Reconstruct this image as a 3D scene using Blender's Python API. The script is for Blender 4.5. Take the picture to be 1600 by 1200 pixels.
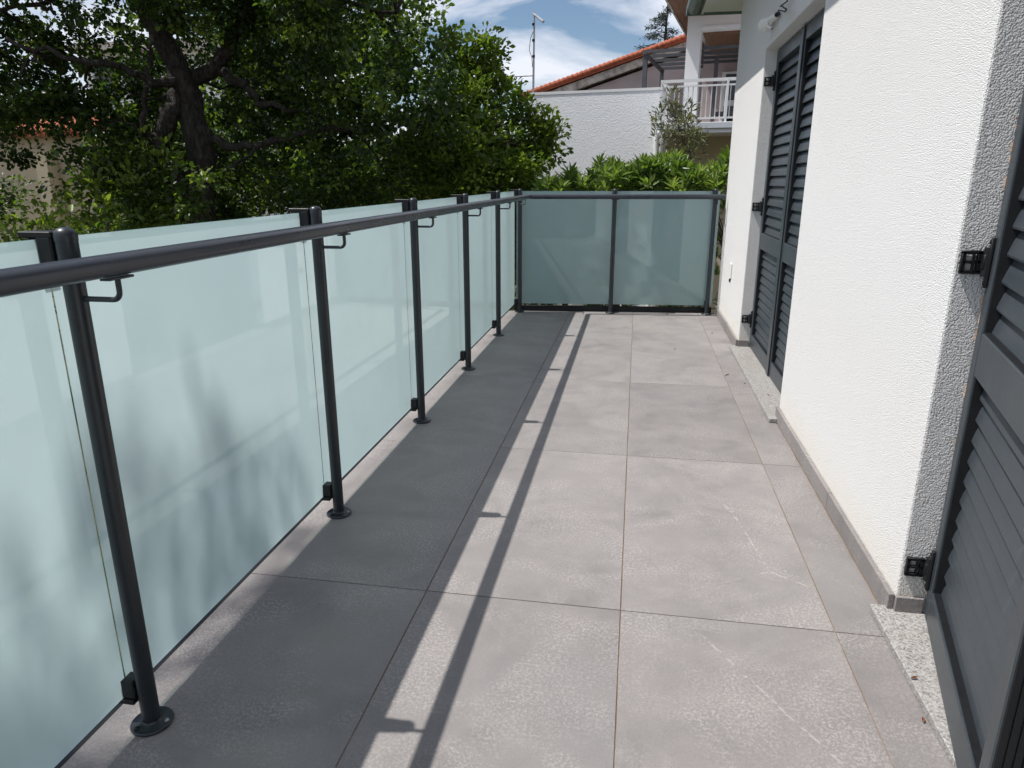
import bpy, bmesh, math, random
import numpy as np
from mathutils import Vector, Matrix

random.seed(7)
rng = np.random.default_rng(7)
scene = bpy.context.scene
for o in list(bpy.data.objects):
    bpy.data.objects.remove(o)
C = scene.collection

# ------------------------------------------------------------------ camera
CAM_H = 1.232
FPX = 1087.18 / 1600.0
RW = np.array([[0.985085745, 0.0479629764, -0.165244144],      # rows: world x, y, z
               [0.172062385, -0.278949624, 0.944765390],       # columns: cam right, down, forward
               [-0.000781032, -0.959107220, -0.283041923]])
cam_d = bpy.data.cameras.new('camera')
cam = bpy.data.objects.new('camera', cam_d)
C.objects.link(cam)
cam_d.sensor_width = 36.0
cam_d.lens = FPX * 36.0
cam_d.clip_start = 0.05
cam_d.clip_end = 3000
cam.matrix_world = Matrix(((RW[0, 0], -RW[0, 1], -RW[0, 2], 0),
                           (RW[1, 0], -RW[1, 1], -RW[1, 2], 0),
                           (RW[2, 0], -RW[2, 1], -RW[2, 2], CAM_H),
                           (0, 0, 0, 1)))
scene.camera = cam
scene.render.resolution_x = 1024
scene.render.resolution_y = 768


def at(px, py, Y):
    """point of the place at depth Y (metres along the balcony) seen at a photo pixel"""
    w = RW @ np.array([px - 800.0, py - 600.0, FPX * 1600.0])
    t = Y / w[1]
    return np.array([w[0] * t, Y, CAM_H + w[2] * t])


# ------------------------------------------------------------------ light
SUN_TRAVEL = Vector((0.60, 0.092, -1.143)).normalized()
world = bpy.data.worlds.new('World')
scene.world = world
world.use_nodes = True
nt = world.node_tree
nt.nodes.clear()
N = nt.nodes.new
L = nt.links.new
wo = N('ShaderNodeOutputWorld')
bg = N('ShaderNodeBackground')
bg.inputs['Strength'].default_value = 0.082
sky = N('ShaderNodeTexSky')
sky.sky_type = 'NISHITA'
sky.sun_disc = False
sky.sun_elevation = math.asin(-SUN_TRAVEL.z)
sky.sun_rotation = math.atan2(-SUN_TRAVEL.x, -SUN_TRAVEL.y)
sky.air_density = 1.0
sky.dust_density = 0.2
sky.ozone_density = 2.6
tc = N('ShaderNodeTexCoord')
sep = N('ShaderNodeSeparateXYZ')
L(tc.outputs['Generated'], sep.inputs[0])
zz = N('ShaderNodeMath'); zz.operation = 'MAXIMUM'; zz.inputs[1].default_value = 0.0
L(sep.outputs['Z'], zz.inputs[0])
za = N('ShaderNodeMath'); za.operation = 'ADD'; za.inputs[1].default_value = 0.30
L(zz.outputs[0], za.inputs[0])
dx = N('ShaderNodeMath'); dx.operation = 'DIVIDE'
dy = N('ShaderNodeMath'); dy.operation = 'DIVIDE'
L(sep.outputs['X'], dx.inputs[0]); L(za.outputs[0], dx.inputs[1])
L(sep.outputs['Y'], dy.inputs[0]); L(za.outputs[0], dy.inputs[1])
cmb = N('ShaderNodeCombineXYZ')
L(dx.outputs[0], cmb.inputs[0]); L(dy.outputs[0], cmb.inputs[1])
mp = N('ShaderNodeMapping')
mp.inputs['Rotation'].default_value = (0, 0, math.radians(24))
mp.inputs['Scale'].default_value = (0.85, 1.25, 1)
mp.inputs['Location'].default_value = (1.45, 0.30, 0)
L(cmb.outputs[0], mp.inputs['Vector'])
cn = N('ShaderNodeTexNoise')
cn.inputs['Scale'].default_value = 1.7
cn.inputs['Detail'].default_value = 8
cn.inputs['Roughness'].default_value = 0.56
cn.inputs['Distortion'].default_value = 0.45
L(mp.outputs[0], cn.inputs['Vector'])
cr = N('ShaderNodeValToRGB')
cr.color_ramp.elements[0].position = 0.44
cr.color_ramp.elements[0].color = (0, 0, 0, 1)
cr.color_ramp.elements[1].position = 0.58
cr.color_ramp.elements[1].color = (0.9, 0.9, 0.9, 1)
L(cn.outputs['Fac'], cr.inputs[0])
cm = N('ShaderNodeMixRGB')
cm.inputs['Color2'].default_value = (9.6, 9.9, 10.8, 1)
L(cr.outputs['Color'], cm.inputs['Fac'])
L(sky.outputs['Color'], cm.inputs['Color1'])
L(cm.outputs['Color'], bg.inputs['Color'])
L(bg.outputs[0], wo.inputs['Surface'])

sun_d = bpy.data.lights.new('sun', 'SUN')
sun_d.energy = 4.7
sun_d.angle = math.radians(0.53)
sun_d.color = (1.0, 0.965, 0.915)
sun = bpy.data.objects.new('sun', sun_d)
sun.rotation_euler = SUN_TRAVEL.to_track_quat('-Z', 'Y').to_euler()
sun.location = (-6, -1, 12)
C.objects.link(sun)
vs = scene.view_settings
vs.view_transform = 'Standard'
vs.look = 'None'
vs.gamma = 1.0
vs.use_curve_mapping = False
vs.exposure = 0.26
scene.render.engine = 'CYCLES'
scene.cycles.max_bounces = 7
scene.cycles.diffuse_bounces = 3
scene.cycles.glossy_bounces = 3
scene.cycles.transparent_max_bounces = 8


# ------------------------------------------------------------------ materials
class M:
    """a small node-graph builder"""

    def __init__(s, name):
        s.m = bpy.data.materials.new(name)
        s.m.use_nodes = True
        s.t = s.m.node_tree
        s.b = s.t.nodes['Principled BSDF']
        s.out = s.t.nodes['Material Output']
        s._tc = None

    def n(s, typ, **kw):
        nd = s.t.nodes.new('ShaderNode' + typ)
        for k, v in kw.items():
            if k.startswith('i_'):
                nd.inputs[k[2:].replace('_', ' ')].default_value = v
            else:
                setattr(nd, k, v)
        return nd

    def l(s, a, b):
        s.t.links.new(a, b)

    def pos(s):
        if s._tc is None:
            g = s.n('NewGeometry')
            s._tc = g.outputs['Position']
        return s._tc

    def mapped(s, scale=(1, 1, 1), rot=(0, 0, 0), src=None):
        mp_ = s.n('Mapping')
        mp_.inputs['Scale'].default_value = scale
        mp_.inputs['Rotation'].default_value = rot
        s.l(src or s.pos(), mp_.inputs['Vector'])
        return mp_.outputs[0]

    def noise(s, scale, detail=4, rough=0.5, vec=None, dist=0.0):
        nd = s.n('TexNoise')
        nd.inputs['Scale'].default_value = scale
        nd.inputs['Detail'].default_value = detail
        nd.inputs['Roughness'].default_value = rough
        nd.inputs['Distortion'].default_value = dist
        s.l(vec or s.pos(), nd.inputs['Vector'])
        return nd.outputs['Fac']

    def vor(s, scale, feature='F1', vec=None, out='Distance', rand=1.0):
        nd = s.n('TexVoronoi')
        nd.feature = feature
        nd.inputs['Scale'].default_value = scale
        nd.inputs['Randomness'].default_value = rand
        s.l(vec or s.pos(), nd.inputs['Vector'])
        return nd.outputs[out]

    def ramp(s, fac, stops):
        nd = s.n('ValToRGB')
        el = nd.color_ramp.elements
        while len(el) < len(stops):
            el.new(0.5)
        for e, (p, c) in zip(el, stops):
            e.position = p
            e.color = (c, c, c, 1) if not isinstance(c, tuple) else (*c, 1)
        s.l(fac, nd.inputs[0])
        return nd.outputs['Color']

    def mix(s, fac, a, b, mode='MIX'):
        nd = s.n('MixRGB')
        nd.blend_type = mode
        for sock, v in ((nd.inputs[0], fac), (nd.inputs[1], a), (nd.inputs[2], b)):
            if isinstance(v, (int, float)):
                sock.default_value = v
            elif isinstance(v, tuple):
                sock.default_value = (*v, 1)
            else:
                s.l(v, sock)
        return nd.outputs[0]

    def math(s, op, a, b=0.0):
        nd = s.n('Math')
        nd.operation = op
        for sock, v in ((nd.inputs[0], a), (nd.inputs[1], b)):
            if isinstance(v, (int, float)):
                sock.default_value = v
            else:
                s.l(v, sock)
        return nd.outputs[0]

    def bump(s, h, strength=0.3, dist=0.01, normal=None):
        nd = s.n('Bump')
        nd.inputs['Strength'].default_value = strength
        nd.inputs['Distance'].default_value = dist
        s.l(h, nd.inputs['Height'])
        if normal:
            s.l(normal, nd.inputs['Normal'])
        return nd.outputs[0]

    def set(s, col=None, rough=None, metal=None, spec=None, normal=None):
        for k, v in (('Base Color', col), ('Roughness', rough), ('Metallic', metal),
                     ('Specular IOR Level', spec), ('Normal', normal)):
            if v is None:
                continue
            if isinstance(v, (int, float)):
                s.b.inputs[k].default_value = v
            elif isinstance(v, tuple):
                s.b.inputs[k].default_value = (*v, 1)
            else:
                s.l(v, s.b.inputs[k])
        return s.m


def mat_tile():
    m = M('stone_look_tile')
    oi = m.n('ObjectInfo')
    off = m.n('VectorMath', operation='SCALE')
    m.l(oi.outputs['Random'], off.inputs['Scale'])
    off.inputs[0].default_value = (37, 53, 0)
    add = m.n('VectorMath', operation='ADD')
    m.l(m.pos(), add.inputs[0]); m.l(off.outputs[0], add.inputs[1])
    v = add.outputs[0]
    big = m.noise(3.0, 7, 0.68, v, 0.5)
    mid = m.noise(9, 6, 0.65, v, 0.3)
    fine = m.noise(120, 4, 0.78, v)
    grit = m.noise(420, 2, 0.6, v)
    col = m.ramp(big, [(0.3, (0.168, 0.158, 0.157)), (0.5, (0.212, 0.196, 0.193)), (0.72, (0.250, 0.230, 0.224))])
    col = m.mix(m.ramp(mid, [(0.35, 0.0), (0.7, 0.45)]), col, (0.268, 0.244, 0.236))
    # pale scuffed speckle in patches
    patch = m.ramp(m.noise(2.6, 4, 0.6, v, 1.0), [(0.42, 0.08), (0.60, 1.0)])
    speck = m.ramp(fine, [(0.47, 0.0), (0.62, 1.0)])
    spm = m.math('MULTIPLY', patch, speck)
    col = m.mix(m.math('MULTIPLY', spm, 0.85), col, (0.40, 0.366, 0.352))
    # dark pores
    col = m.mix(m.ramp(grit, [(0.3, 0.7), (0.46, 0.0)]), col, (0.12, 0.112, 0.112))
    # dusty stains, bluish grey
    st = m.ramp(m.noise(1.3, 3, 0.5, v, 0.4), [(0.52, 0.0), (0.75, 0.35)])
    col = m.mix(st, col, (0.20, 0.205, 0.21))
    # broken pale veins
    vv = m.n('VectorMath', operation='ADD')
    nz = m.n('TexNoise'); nz.inputs['Scale'].default_value = 5; nz.inputs['Detail'].default_value = 4
    m.l(v, nz.inputs['Vector'])
    sc = m.n('VectorMath', operation='SCALE'); sc.inputs['Scale'].default_value = 0.018
    m.l(nz.outputs['Color'], sc.inputs[0])
    m.l(v, vv.inputs[0]); m.l(sc.outputs[0], vv.inputs[1])
    vein = m.ramp(m.vor(0.95, 'DISTANCE_TO_EDGE', vv.outputs[0]), [(0.0, 1.0), (0.0017, 0.0)])
    brk = m.ramp(m.noise(34, 3, 0.6, v), [(0.48, 0.0), (0.54, 1.0)])
    brk2 = m.ramp(m.noise(0.9, 2, 0.5, v), [(0.54, 0.0), (0.62, 1.0)])
    vm = m.math('MULTIPLY', m.math('MULTIPLY', vein, brk), brk2)
    col = m.mix(m.math('MULTIPLY', vm, 0.55), col, (0.46, 0.425, 0.405))
    rnd = m.ramp(oi.outputs['Random'], [(0.0, 0.88), (1.0, 1.04)])
    col = m.mix(1.0, col, rnd, 'MULTIPLY')
    rough = m.ramp(mid, [(0.3, 0.5), (0.7, 0.68)])
    hgt = m.math('ADD', m.math('MULTIPLY', fine, 0.6), m.math('MULTIPLY', mid, 0.8))
    return m.set(col, rough, spec=0.4, normal=m.bump(hgt, 0.2, 0.003))


def mat_grout():
    m = M('grout')
    n1 = m.noise(3.0, 4, 0.6)
    n2 = m.noise(60, 3, 0.6)
    col = m.ramp(n1, [(0.35, (0.20, 0.135, 0.085)), (0.5, (0.24, 0.17, 0.11)), (0.68, (0.33, 0.28, 0.24))])
    col = m.mix(m.ramp(n2, [(0.4, 0.0), (0.7, 0.35)]), col, (0.10, 0.085, 0.07))
    return m.set(col, 0.95, spec=0.1)


def mat_stucco(name, base, grain=330, strength=0.85, stain=0.05, dist=0.004):
    m = M(name)
    v = m.mapped((1, 1, 1.0))
    h2 = m.noise(grain, 1, 0.5, v)
    h3 = m.vor(grain * 1.3, 'F1', v)
    h4 = m.noise(grain * 0.3, 2, 0.5, v)
    hh = m.math('ADD', m.math('ADD', m.math('MULTIPLY', h2, 0.9), m.math('MULTIPLY', h3, -0.7)), m.math('MULTIPLY', h4, 0.5))
    dirt = m.noise(1.6, 5, 0.6)
    col = m.mix(m.ramp(dirt, [(0.4, 0.0), (0.8, stain)]), base, tuple(c * 0.6 for c in base))
    col = m.mix(m.ramp(h2, [(0.30, 0.22), (0.5, 0.0)]), col, tuple(c * 0.5 for c in base))
    sp = m.n('SeparateXYZ'); m.l(m.pos(), sp.inputs[0])
    low = m.ramp(m.math('ADD', sp.outputs['Z'], m.math('MULTIPLY', m.noise(11, 4, 0.6), 0.22)), [(0.14, 0.34), (0.32, 0.0)])
    col = m.mix(low, col, tuple(c * k for c, k in zip(base, (0.92, 0.80, 0.62))))
    streak = m.ramp(m.noise(3.2, 4, 0.6, m.mapped((1, 1, 0.12))), [(0.56, 0.0), (0.8, 0.05)])
    col = m.mix(streak, col, tuple(c * 0.55 for c in base))
    return m.set(col, 0.92, spec=0.2, normal=m.bump(hh, strength, dist))


def mat_plain(name, col, rough=0.6, metal=0.0, spec=0.5, var=0.08, scale=7, bump=0.0, bscale=90):
    m = M(name)
    n1 = m.noise(scale, 4, 0.6)
    c2 = tuple(max(0, c * (1 - 2.2 * var)) for c in col)
    c3 = tuple(c * (1 + var) for c in col)
    cc = m.ramp(n1, [(0.3, c2), (0.5, col), (0.72, c3)])
    r = m.ramp(m.noise(scale * 6, 3, 0.6), [(0.3, max(0.02, rough - 0.07)), (0.7, min(1, rough + 0.08))])
    nrm = m.bump(m.noise(bscale, 3, 0.6), bump, 0.004) if bump else None
    return m.set(cc, r, metal, spec, nrm)


def mat_paint(name, col, rough=0.36, streak=0.12):
    """powder-coated aluminium with dust and fine scratches"""
    m = M(name)
    dust = m.noise(4.5, 5, 0.65)
    cc = m.mix(m.ramp(dust, [(0.42, 0.0), (0.75, streak)]), col, (0.30, 0.29, 0.27))
    scr = m.noise(38, 3, 0.6, m.mapped((1, 1, 0.05), (0.35, 0.1, 0)))
    cc = m.mix(m.ramp(scr, [(0.66, 0.0), (0.74, streak * 0.7)]), cc, (0.4, 0.4, 0.4))
    spots = m.ramp(m.noise(230, 1, 0.5), [(0.76, 0.0), (0.80, 0.3)])
    cc = m.mix(spots, cc, (0.45, 0.43, 0.4))
    r = m.ramp(dust, [(0.35, rough), (0.75, rough + 0.16)])
    return m.set(cc, r, 0.0, 0.5, m.bump(m.noise(900, 2, 0.5), 0.05, 0.001))


def mat_granite():
    m = M('speckled_granite')
    a = m.noise(170, 3, 0.75)
    b = m.vor(210, 'F1', None, 'Color')
    sepc = m.n('SeparateColor')
    m.l(b, sepc.inputs[0])
    col = m.ramp(sepc.outputs[0], [(0.0, (0.07, 0.07, 0.075)), (0.22, (0.22, 0.21, 0.205)), (0.5, (0.27, 0.26, 0.25)), (1.0, (0.43, 0.415, 0.40))])
    col = m.mix(m.ramp(a, [(0.42, 0.0), (0.62, 0.55)]), col, (0.35, 0.338, 0.325))
    col = m.mix(m.ramp(m.noise(3, 4, 0.6), [(0.5, 0.0), (0.8, 0.22)]), col, (0.26, 0.2, 0.14))
    return m.set(col, 0.55, spec=0.4, normal=m.bump(a, 0.12, 0.002))


def mat_frost():
    """milk glass: light comes through diffused, the surface stays polished"""
    m = M('frosted_glass')
    t = m.t
    t.nodes.remove(m.b)
    tint = m.noise(0.9, 2, 0.5)
    c1 = m.ramp(tint, [(0.35, (0.64, 0.775, 0.80)), (0.65, (0.67, 0.80, 0.82))])
    tr = m.n('BsdfTranslucent'); m.l(c1, tr.inputs[0])
    df = m.n('BsdfDiffuse'); df.inputs[0].default_value = (0.47, 0.70, 0.74, 1)
    mx = m.n('MixShader'); mx.inputs[0].default_value = 0.36
    m.l(tr.outputs[0], mx.inputs[1]); m.l(df.outputs[0], mx.inputs[2])
    rf = m.n('BsdfRefraction'); rf.inputs['Roughness'].default_value = 0.62
    rf.inputs['IOR'].default_value = 1.03
    rf.inputs['Color'].default_value = (0.66, 0.86, 0.84, 1)
    mr = m.n('MixShader'); mr.inputs[0].default_value = 0.13
    m.l(mx.outputs[0], mr.inputs[1]); m.l(rf.outputs[0], mr.inputs[2])
    dust = m.n('BsdfDiffuse'); dust.inputs[0].default_value = (0.50, 0.49, 0.46, 1)
    dn = m.math('MULTIPLY', m.ramp(m.noise(5, 5, 0.65), [(0.45, 0.0), (0.8, 0.10)]), 1.0)
    dspot = m.ramp(m.noise(140, 2, 0.5), [(0.70, 0.0), (0.76, 0.12)])
    md = m.n('MixShader'); m.l(m.math('ADD', dn, dspot), md.inputs[0])
    m.l(mr.outputs[0], md.inputs[1]); m.l(dust.outputs[0], md.inputs[2])
    mx = md
    gl = m.n('BsdfGlossy'); gl.inputs['Roughness'].default_value = 0.015
    gl.inputs['Color'].default_value = (0.92, 0.98, 0.98, 1)
    fr = m.n('Fresnel'); fr.inputs['IOR'].default_value = 1.62
    m2 = m.n('MixShader')
    m.l(fr.outputs[0], m2.inputs[0]); m.l(mx.outputs[0], m2.inputs[1]); m.l(gl.outputs[0], m2.inputs[2])
    m.l(m2.outputs[0], m.out.inputs['Surface'])
    return m.m


def mat_clear():
    m = M('clear_glass_face')
    m.t.nodes.remove(m.b)
    tr = m.n('BsdfTransparent'); tr.inputs[0].default_value = (0.93, 0.965, 0.965, 1)
    gl = m.n('BsdfGlossy'); gl.inputs['Roughness'].default_value = 0.02
    fr = m.n('Fresnel'); fr.inputs['IOR'].default_value = 1.45
    g2 = m.n('NewGeometry')
    k = m.math('MULTIPLY', fr.outputs[0], m.math('SUBTRACT', 1.0, g2.outputs['Backfacing']))
    mx = m.n('MixShader')
    m.l(k, mx.inputs[0]); m.l(tr.outputs[0], mx.inputs[1]); m.l(gl.outputs[0], mx.inputs[2])
    m.l(mx.outputs[0], m.out.inputs['Surface'])
    return m.m


def mat_edge():
    m = M('green_glass_edge')
    m.t.nodes.remove(m.b)
    tr = m.n('BsdfTransparent'); tr.inputs[0].default_value = (0.86, 0.95, 0.93, 1)
    df = m.n('BsdfDiffuse'); df.inputs[0].default_value = (0.22, 0.40, 0.38, 1)
    gl = m.n('BsdfGlossy'); gl.inputs['Roughness'].default_value = 0.08
    a = m.n('MixShader'); a.inputs[0].default_value = 0.14
    m.l(tr.outputs[0], a.inputs[1]); m.l(df.outputs[0], a.inputs[2])
    b = m.n('MixShader'); b.inputs[0].default_value = 0.10
    m.l(a.outputs[0], b.inputs[1]); m.l(gl.outputs[0], b.inputs[2])
    m.l(b.outputs[0], m.out.inputs['Surface'])
    return m.m


def mat_leaf(name, dark, mid, light, trans=0.35, rough=0.42, tcol=None):
    m = M(name)
    at_ = m.n('Attribute', attribute_name='leafrnd')
    col = m.ramp(at_.outputs['Fac'], [(0.0, dark), (0.55, mid), (1.0, light)])
    m.set(col, rough, 0.0, 0.35)
    tl = m.n('BsdfTranslucent')
    tcc = m.mix(1.0, col, tcol or (1.6, 1.75, 0.7), 'MULTIPLY')
    m.l(tcc, tl.inputs[0])
    mx = m.n('MixShader'); mx.inputs[0].default_value = trans
    m.l(m.b.outputs[0], mx.inputs[1]); m.l(tl.outputs[0], mx.inputs[2])
    m.l(mx.outputs[0], m.out.inputs['Surface'])
    return m.m


def mat_bark(name, a, b, scale=14):
    m = M(name)
    v = m.mapped((1, 1, 0.28))
    n1 = m.noise(scale, 6, 0.7, v, 0.5)
    n2 = m.vor(scale * 1.7, 'DISTANCE_TO_EDGE', v)
    col = m.ramp(n1, [(0.35, a), (0.68, b)])
    col = m.mix(m.ramp(n2, [(0.0, 0.4), (0.10, 0.0)]), col, tuple(c * 0.5 for c in a))
    col = m.mix(m.ramp(m.noise(9, 4, 0.6), [(0.55, 0.0), (0.72, 0.5)]), col, tuple(c * 1.5 for c in b))
    return m.set(col, 0.95, spec=0.1, normal=m.bump(m.math('ADD', n1, n2), 0.8, 0.03))


def mat_wood(name, a, b, axis=0, pitch=9.0):
    m = M(name)
    sc = [1, 1, 1]
    sc[1 - axis] = 0.08
    n1 = m.noise(30, 4, 0.6, m.mapped(tuple(sc)))
    return m.set(m.ramp(n1, [(0.3, a), (0.7, b)]), 0.6, spec=0.3)


MT = dict(
    tile=mat_tile(), grout=mat_grout(),
    stucco=mat_stucco('white_stucco', (0.79, 0.775, 0.765), 270, 0.8, 0.04, 0.0042),
    jamb=mat_stucco('coarse_jamb_render', (0.78, 0.765, 0.755), 175, 0.9, 0.06, 0.0055),
    stucco_far=mat_stucco('white_rough_render', (0.90, 0.905, 0.92), 30, 0.20, 0.08, 0.02),
    render_smooth=mat_plain('smooth_white_render', (0.78, 0.78, 0.78), 0.85, 0, 0.2, 0.03, 2, 0.06, 60),
    soffit=mat_plain('white_soffit', (0.76, 0.76, 0.75), 0.8, 0, 0.2, 0.03, 2),
    brick_edge=mat_plain('raw_orange_edge', (0.55, 0.40, 0.31), 0.95, 0, 0.1, 0.3, 40, 1.0, 300),
    granite=mat_granite(),
    anth=mat_paint('anthracite_shutter_paint', (0.034, 0.043, 0.052), 0.34, 0.07),
    post=mat_paint('anthracite_post_paint', (0.014, 0.019, 0.024), 0.30, 0.02),
    black=mat_plain('black_plastic', (0.010, 0.011, 0.013), 0.5, 0, 0.3, 0.1, 20),
    steel=mat_plain('bolt_steel', (0.35, 0.35, 0.36), 0.35, 1.0, 0.5, 0.1, 60),
    rail=mat_paint('anthracite_rail_paint', (0.030, 0.035, 0.046), 0.25, 0.015),
    frost=mat_frost(), clear=mat_clear(), edge=mat_edge(),
    gutter=mat_plain('green_grey_gutter', (0.10, 0.15, 0.14), 0.4, 0, 0.5, 0.1, 6),
    lamp=mat_plain('white_plastic', (0.82, 0.81, 0.77), 0.35, 0, 0.5, 0.04, 20),
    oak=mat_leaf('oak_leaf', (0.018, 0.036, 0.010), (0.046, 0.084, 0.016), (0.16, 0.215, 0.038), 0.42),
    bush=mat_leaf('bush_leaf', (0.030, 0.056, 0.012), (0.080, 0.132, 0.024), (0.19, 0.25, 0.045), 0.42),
    oleander=mat_leaf('oleander_leaf', (0.050, 0.092, 0.022), (0.115, 0.180, 0.042), (0.22, 0.285, 0.085), 0.38, 0.36),
    olive=mat_leaf('olive_leaf', (0.070, 0.080, 0.042), (0.135, 0.145, 0.075), (0.26, 0.26, 0.15), 0.3, 0.5, (1.3, 1.3, 0.8)),
    cedar=mat_leaf('cedar_needle', (0.022, 0.038, 0.034), (0.040, 0.062, 0.055), (0.07, 0.095, 0.085), 0.15, 0.6, (1.1, 1.2, 1.0)),
    bark=mat_bark('oak_bark', (0.022, 0.019, 0.017), (0.075, 0.068, 0.060), 26),
    bark2=mat_bark('thin_bark', (0.08, 0.07, 0.055), (0.17, 0.15, 0.12), 22),
    terracotta=mat_plain('terracotta', (0.40, 0.125, 0.070), 0.85, 0, 0.2, 0.16, 5, 0.3, 40),
    pink=mat_plain('mauve_render', (0.46, 0.385, 0.385), 0.9, 0, 0.2, 0.07, 2, 0.1, 30),
    fascia=mat_plain('weathered_fascia', (0.50, 0.45, 0.41), 0.9, 0, 0.2, 0.25, 6, 0.2, 30),
    beige=mat_plain('beige_render', (0.52, 0.44, 0.31), 0.9, 0, 0.2, 0.05, 2, 0.1, 30),
    slabblue=mat_plain('pale_slab', (0.60, 0.63, 0.67), 0.85, 0, 0.2, 0.05, 2),
    wood=mat_wood('brown_soffit_boards', (0.16, 0.085, 0.050), (0.27, 0.15, 0.09)),
    iron=mat_plain('grey_painted_steel', (0.085, 0.09, 0.10), 0.5, 0, 0.4, 0.1, 8),
    white=mat_plain('white_metal_paint', (0.80, 0.80, 0.80), 0.4, 0, 0.5, 0.03, 6),
    galv=mat_plain('galvanised_steel', (0.34, 0.35, 0.37), 0.5, 0.7, 0.5, 0.15, 10),
    glassdark=mat_plain('dark_window', (0.02, 0.023, 0.027), 0.08, 0, 0.6, 0.05, 3),
    earth=mat_plain('garden_earth', (0.085, 0.075, 0.045), 0.95, 0, 0.1, 0.3, 1.3, 0.5, 12),
    concrete=mat_plain('concrete', (0.30, 0.29, 0.275), 0.9, 0, 0.2, 0.1, 3, 0.2, 40),
    dry=mat_plain('dry_leaf_brown', (0.20, 0.09, 0.04), 0.8, 0, 0.2, 0.3, 60),
)


# ------------------------------------------------------------------ helpers
WL = {}                       # world location of every (unrotated) object used as a parent


def tag(o, label, cat, group=None):
    o['label'] = label
    o['category'] = cat
    if group:
        o['group'] = group
    return o


def link(name, me, parent=None, loc=(0, 0, 0), kind=None):
    o = bpy.data.objects.new(name, me)
    C.objects.link(o)
    loc = Vector(loc)
    if parent is not None:
        o.parent = parent
        o.location = loc - WL[parent.name]
    else:
        o.location = loc
    WL[o.name] = loc.copy()
    if kind:
        o['kind'] = kind
    return o


def thing(name, loc, label, cat, group=None):
    return tag(link(name, None, None, loc), label, cat, group)


def mesh_obj(name, verts, faces, mat, parent=None, smooth=False, kind=None, origin=None, mats=None, fmat=None):
    v = np.asarray(verts, dtype=float).reshape(-1, 3)
    c = (v.min(0) + v.max(0)) / 2 if origin is None else np.array(origin, float)
    if origin is None:
        c[2] = v[:, 2].min()
    me = bpy.data.meshes.new(name)
    me.from_pydata([tuple(p) for p in (v - c)], [], [tuple(f) for f in faces])
    for mm in (mats or [mat]):
        me.materials.append(mm)
    if fmat is not None:
        me.polygons.foreach_set('material_index', fmat)
    if smooth:
        me.polygons.foreach_set('use_smooth', [True] * len(me.polygons))
    me.update()
    return link(name, me, parent, c, kind)


def ident(p):
    return p


BF = [(0, 3, 2, 1), (4, 5, 6, 7), (0, 1, 5, 4), (1, 2, 6, 5), (2, 3, 7, 6), (3, 0, 4, 7)]


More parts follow.
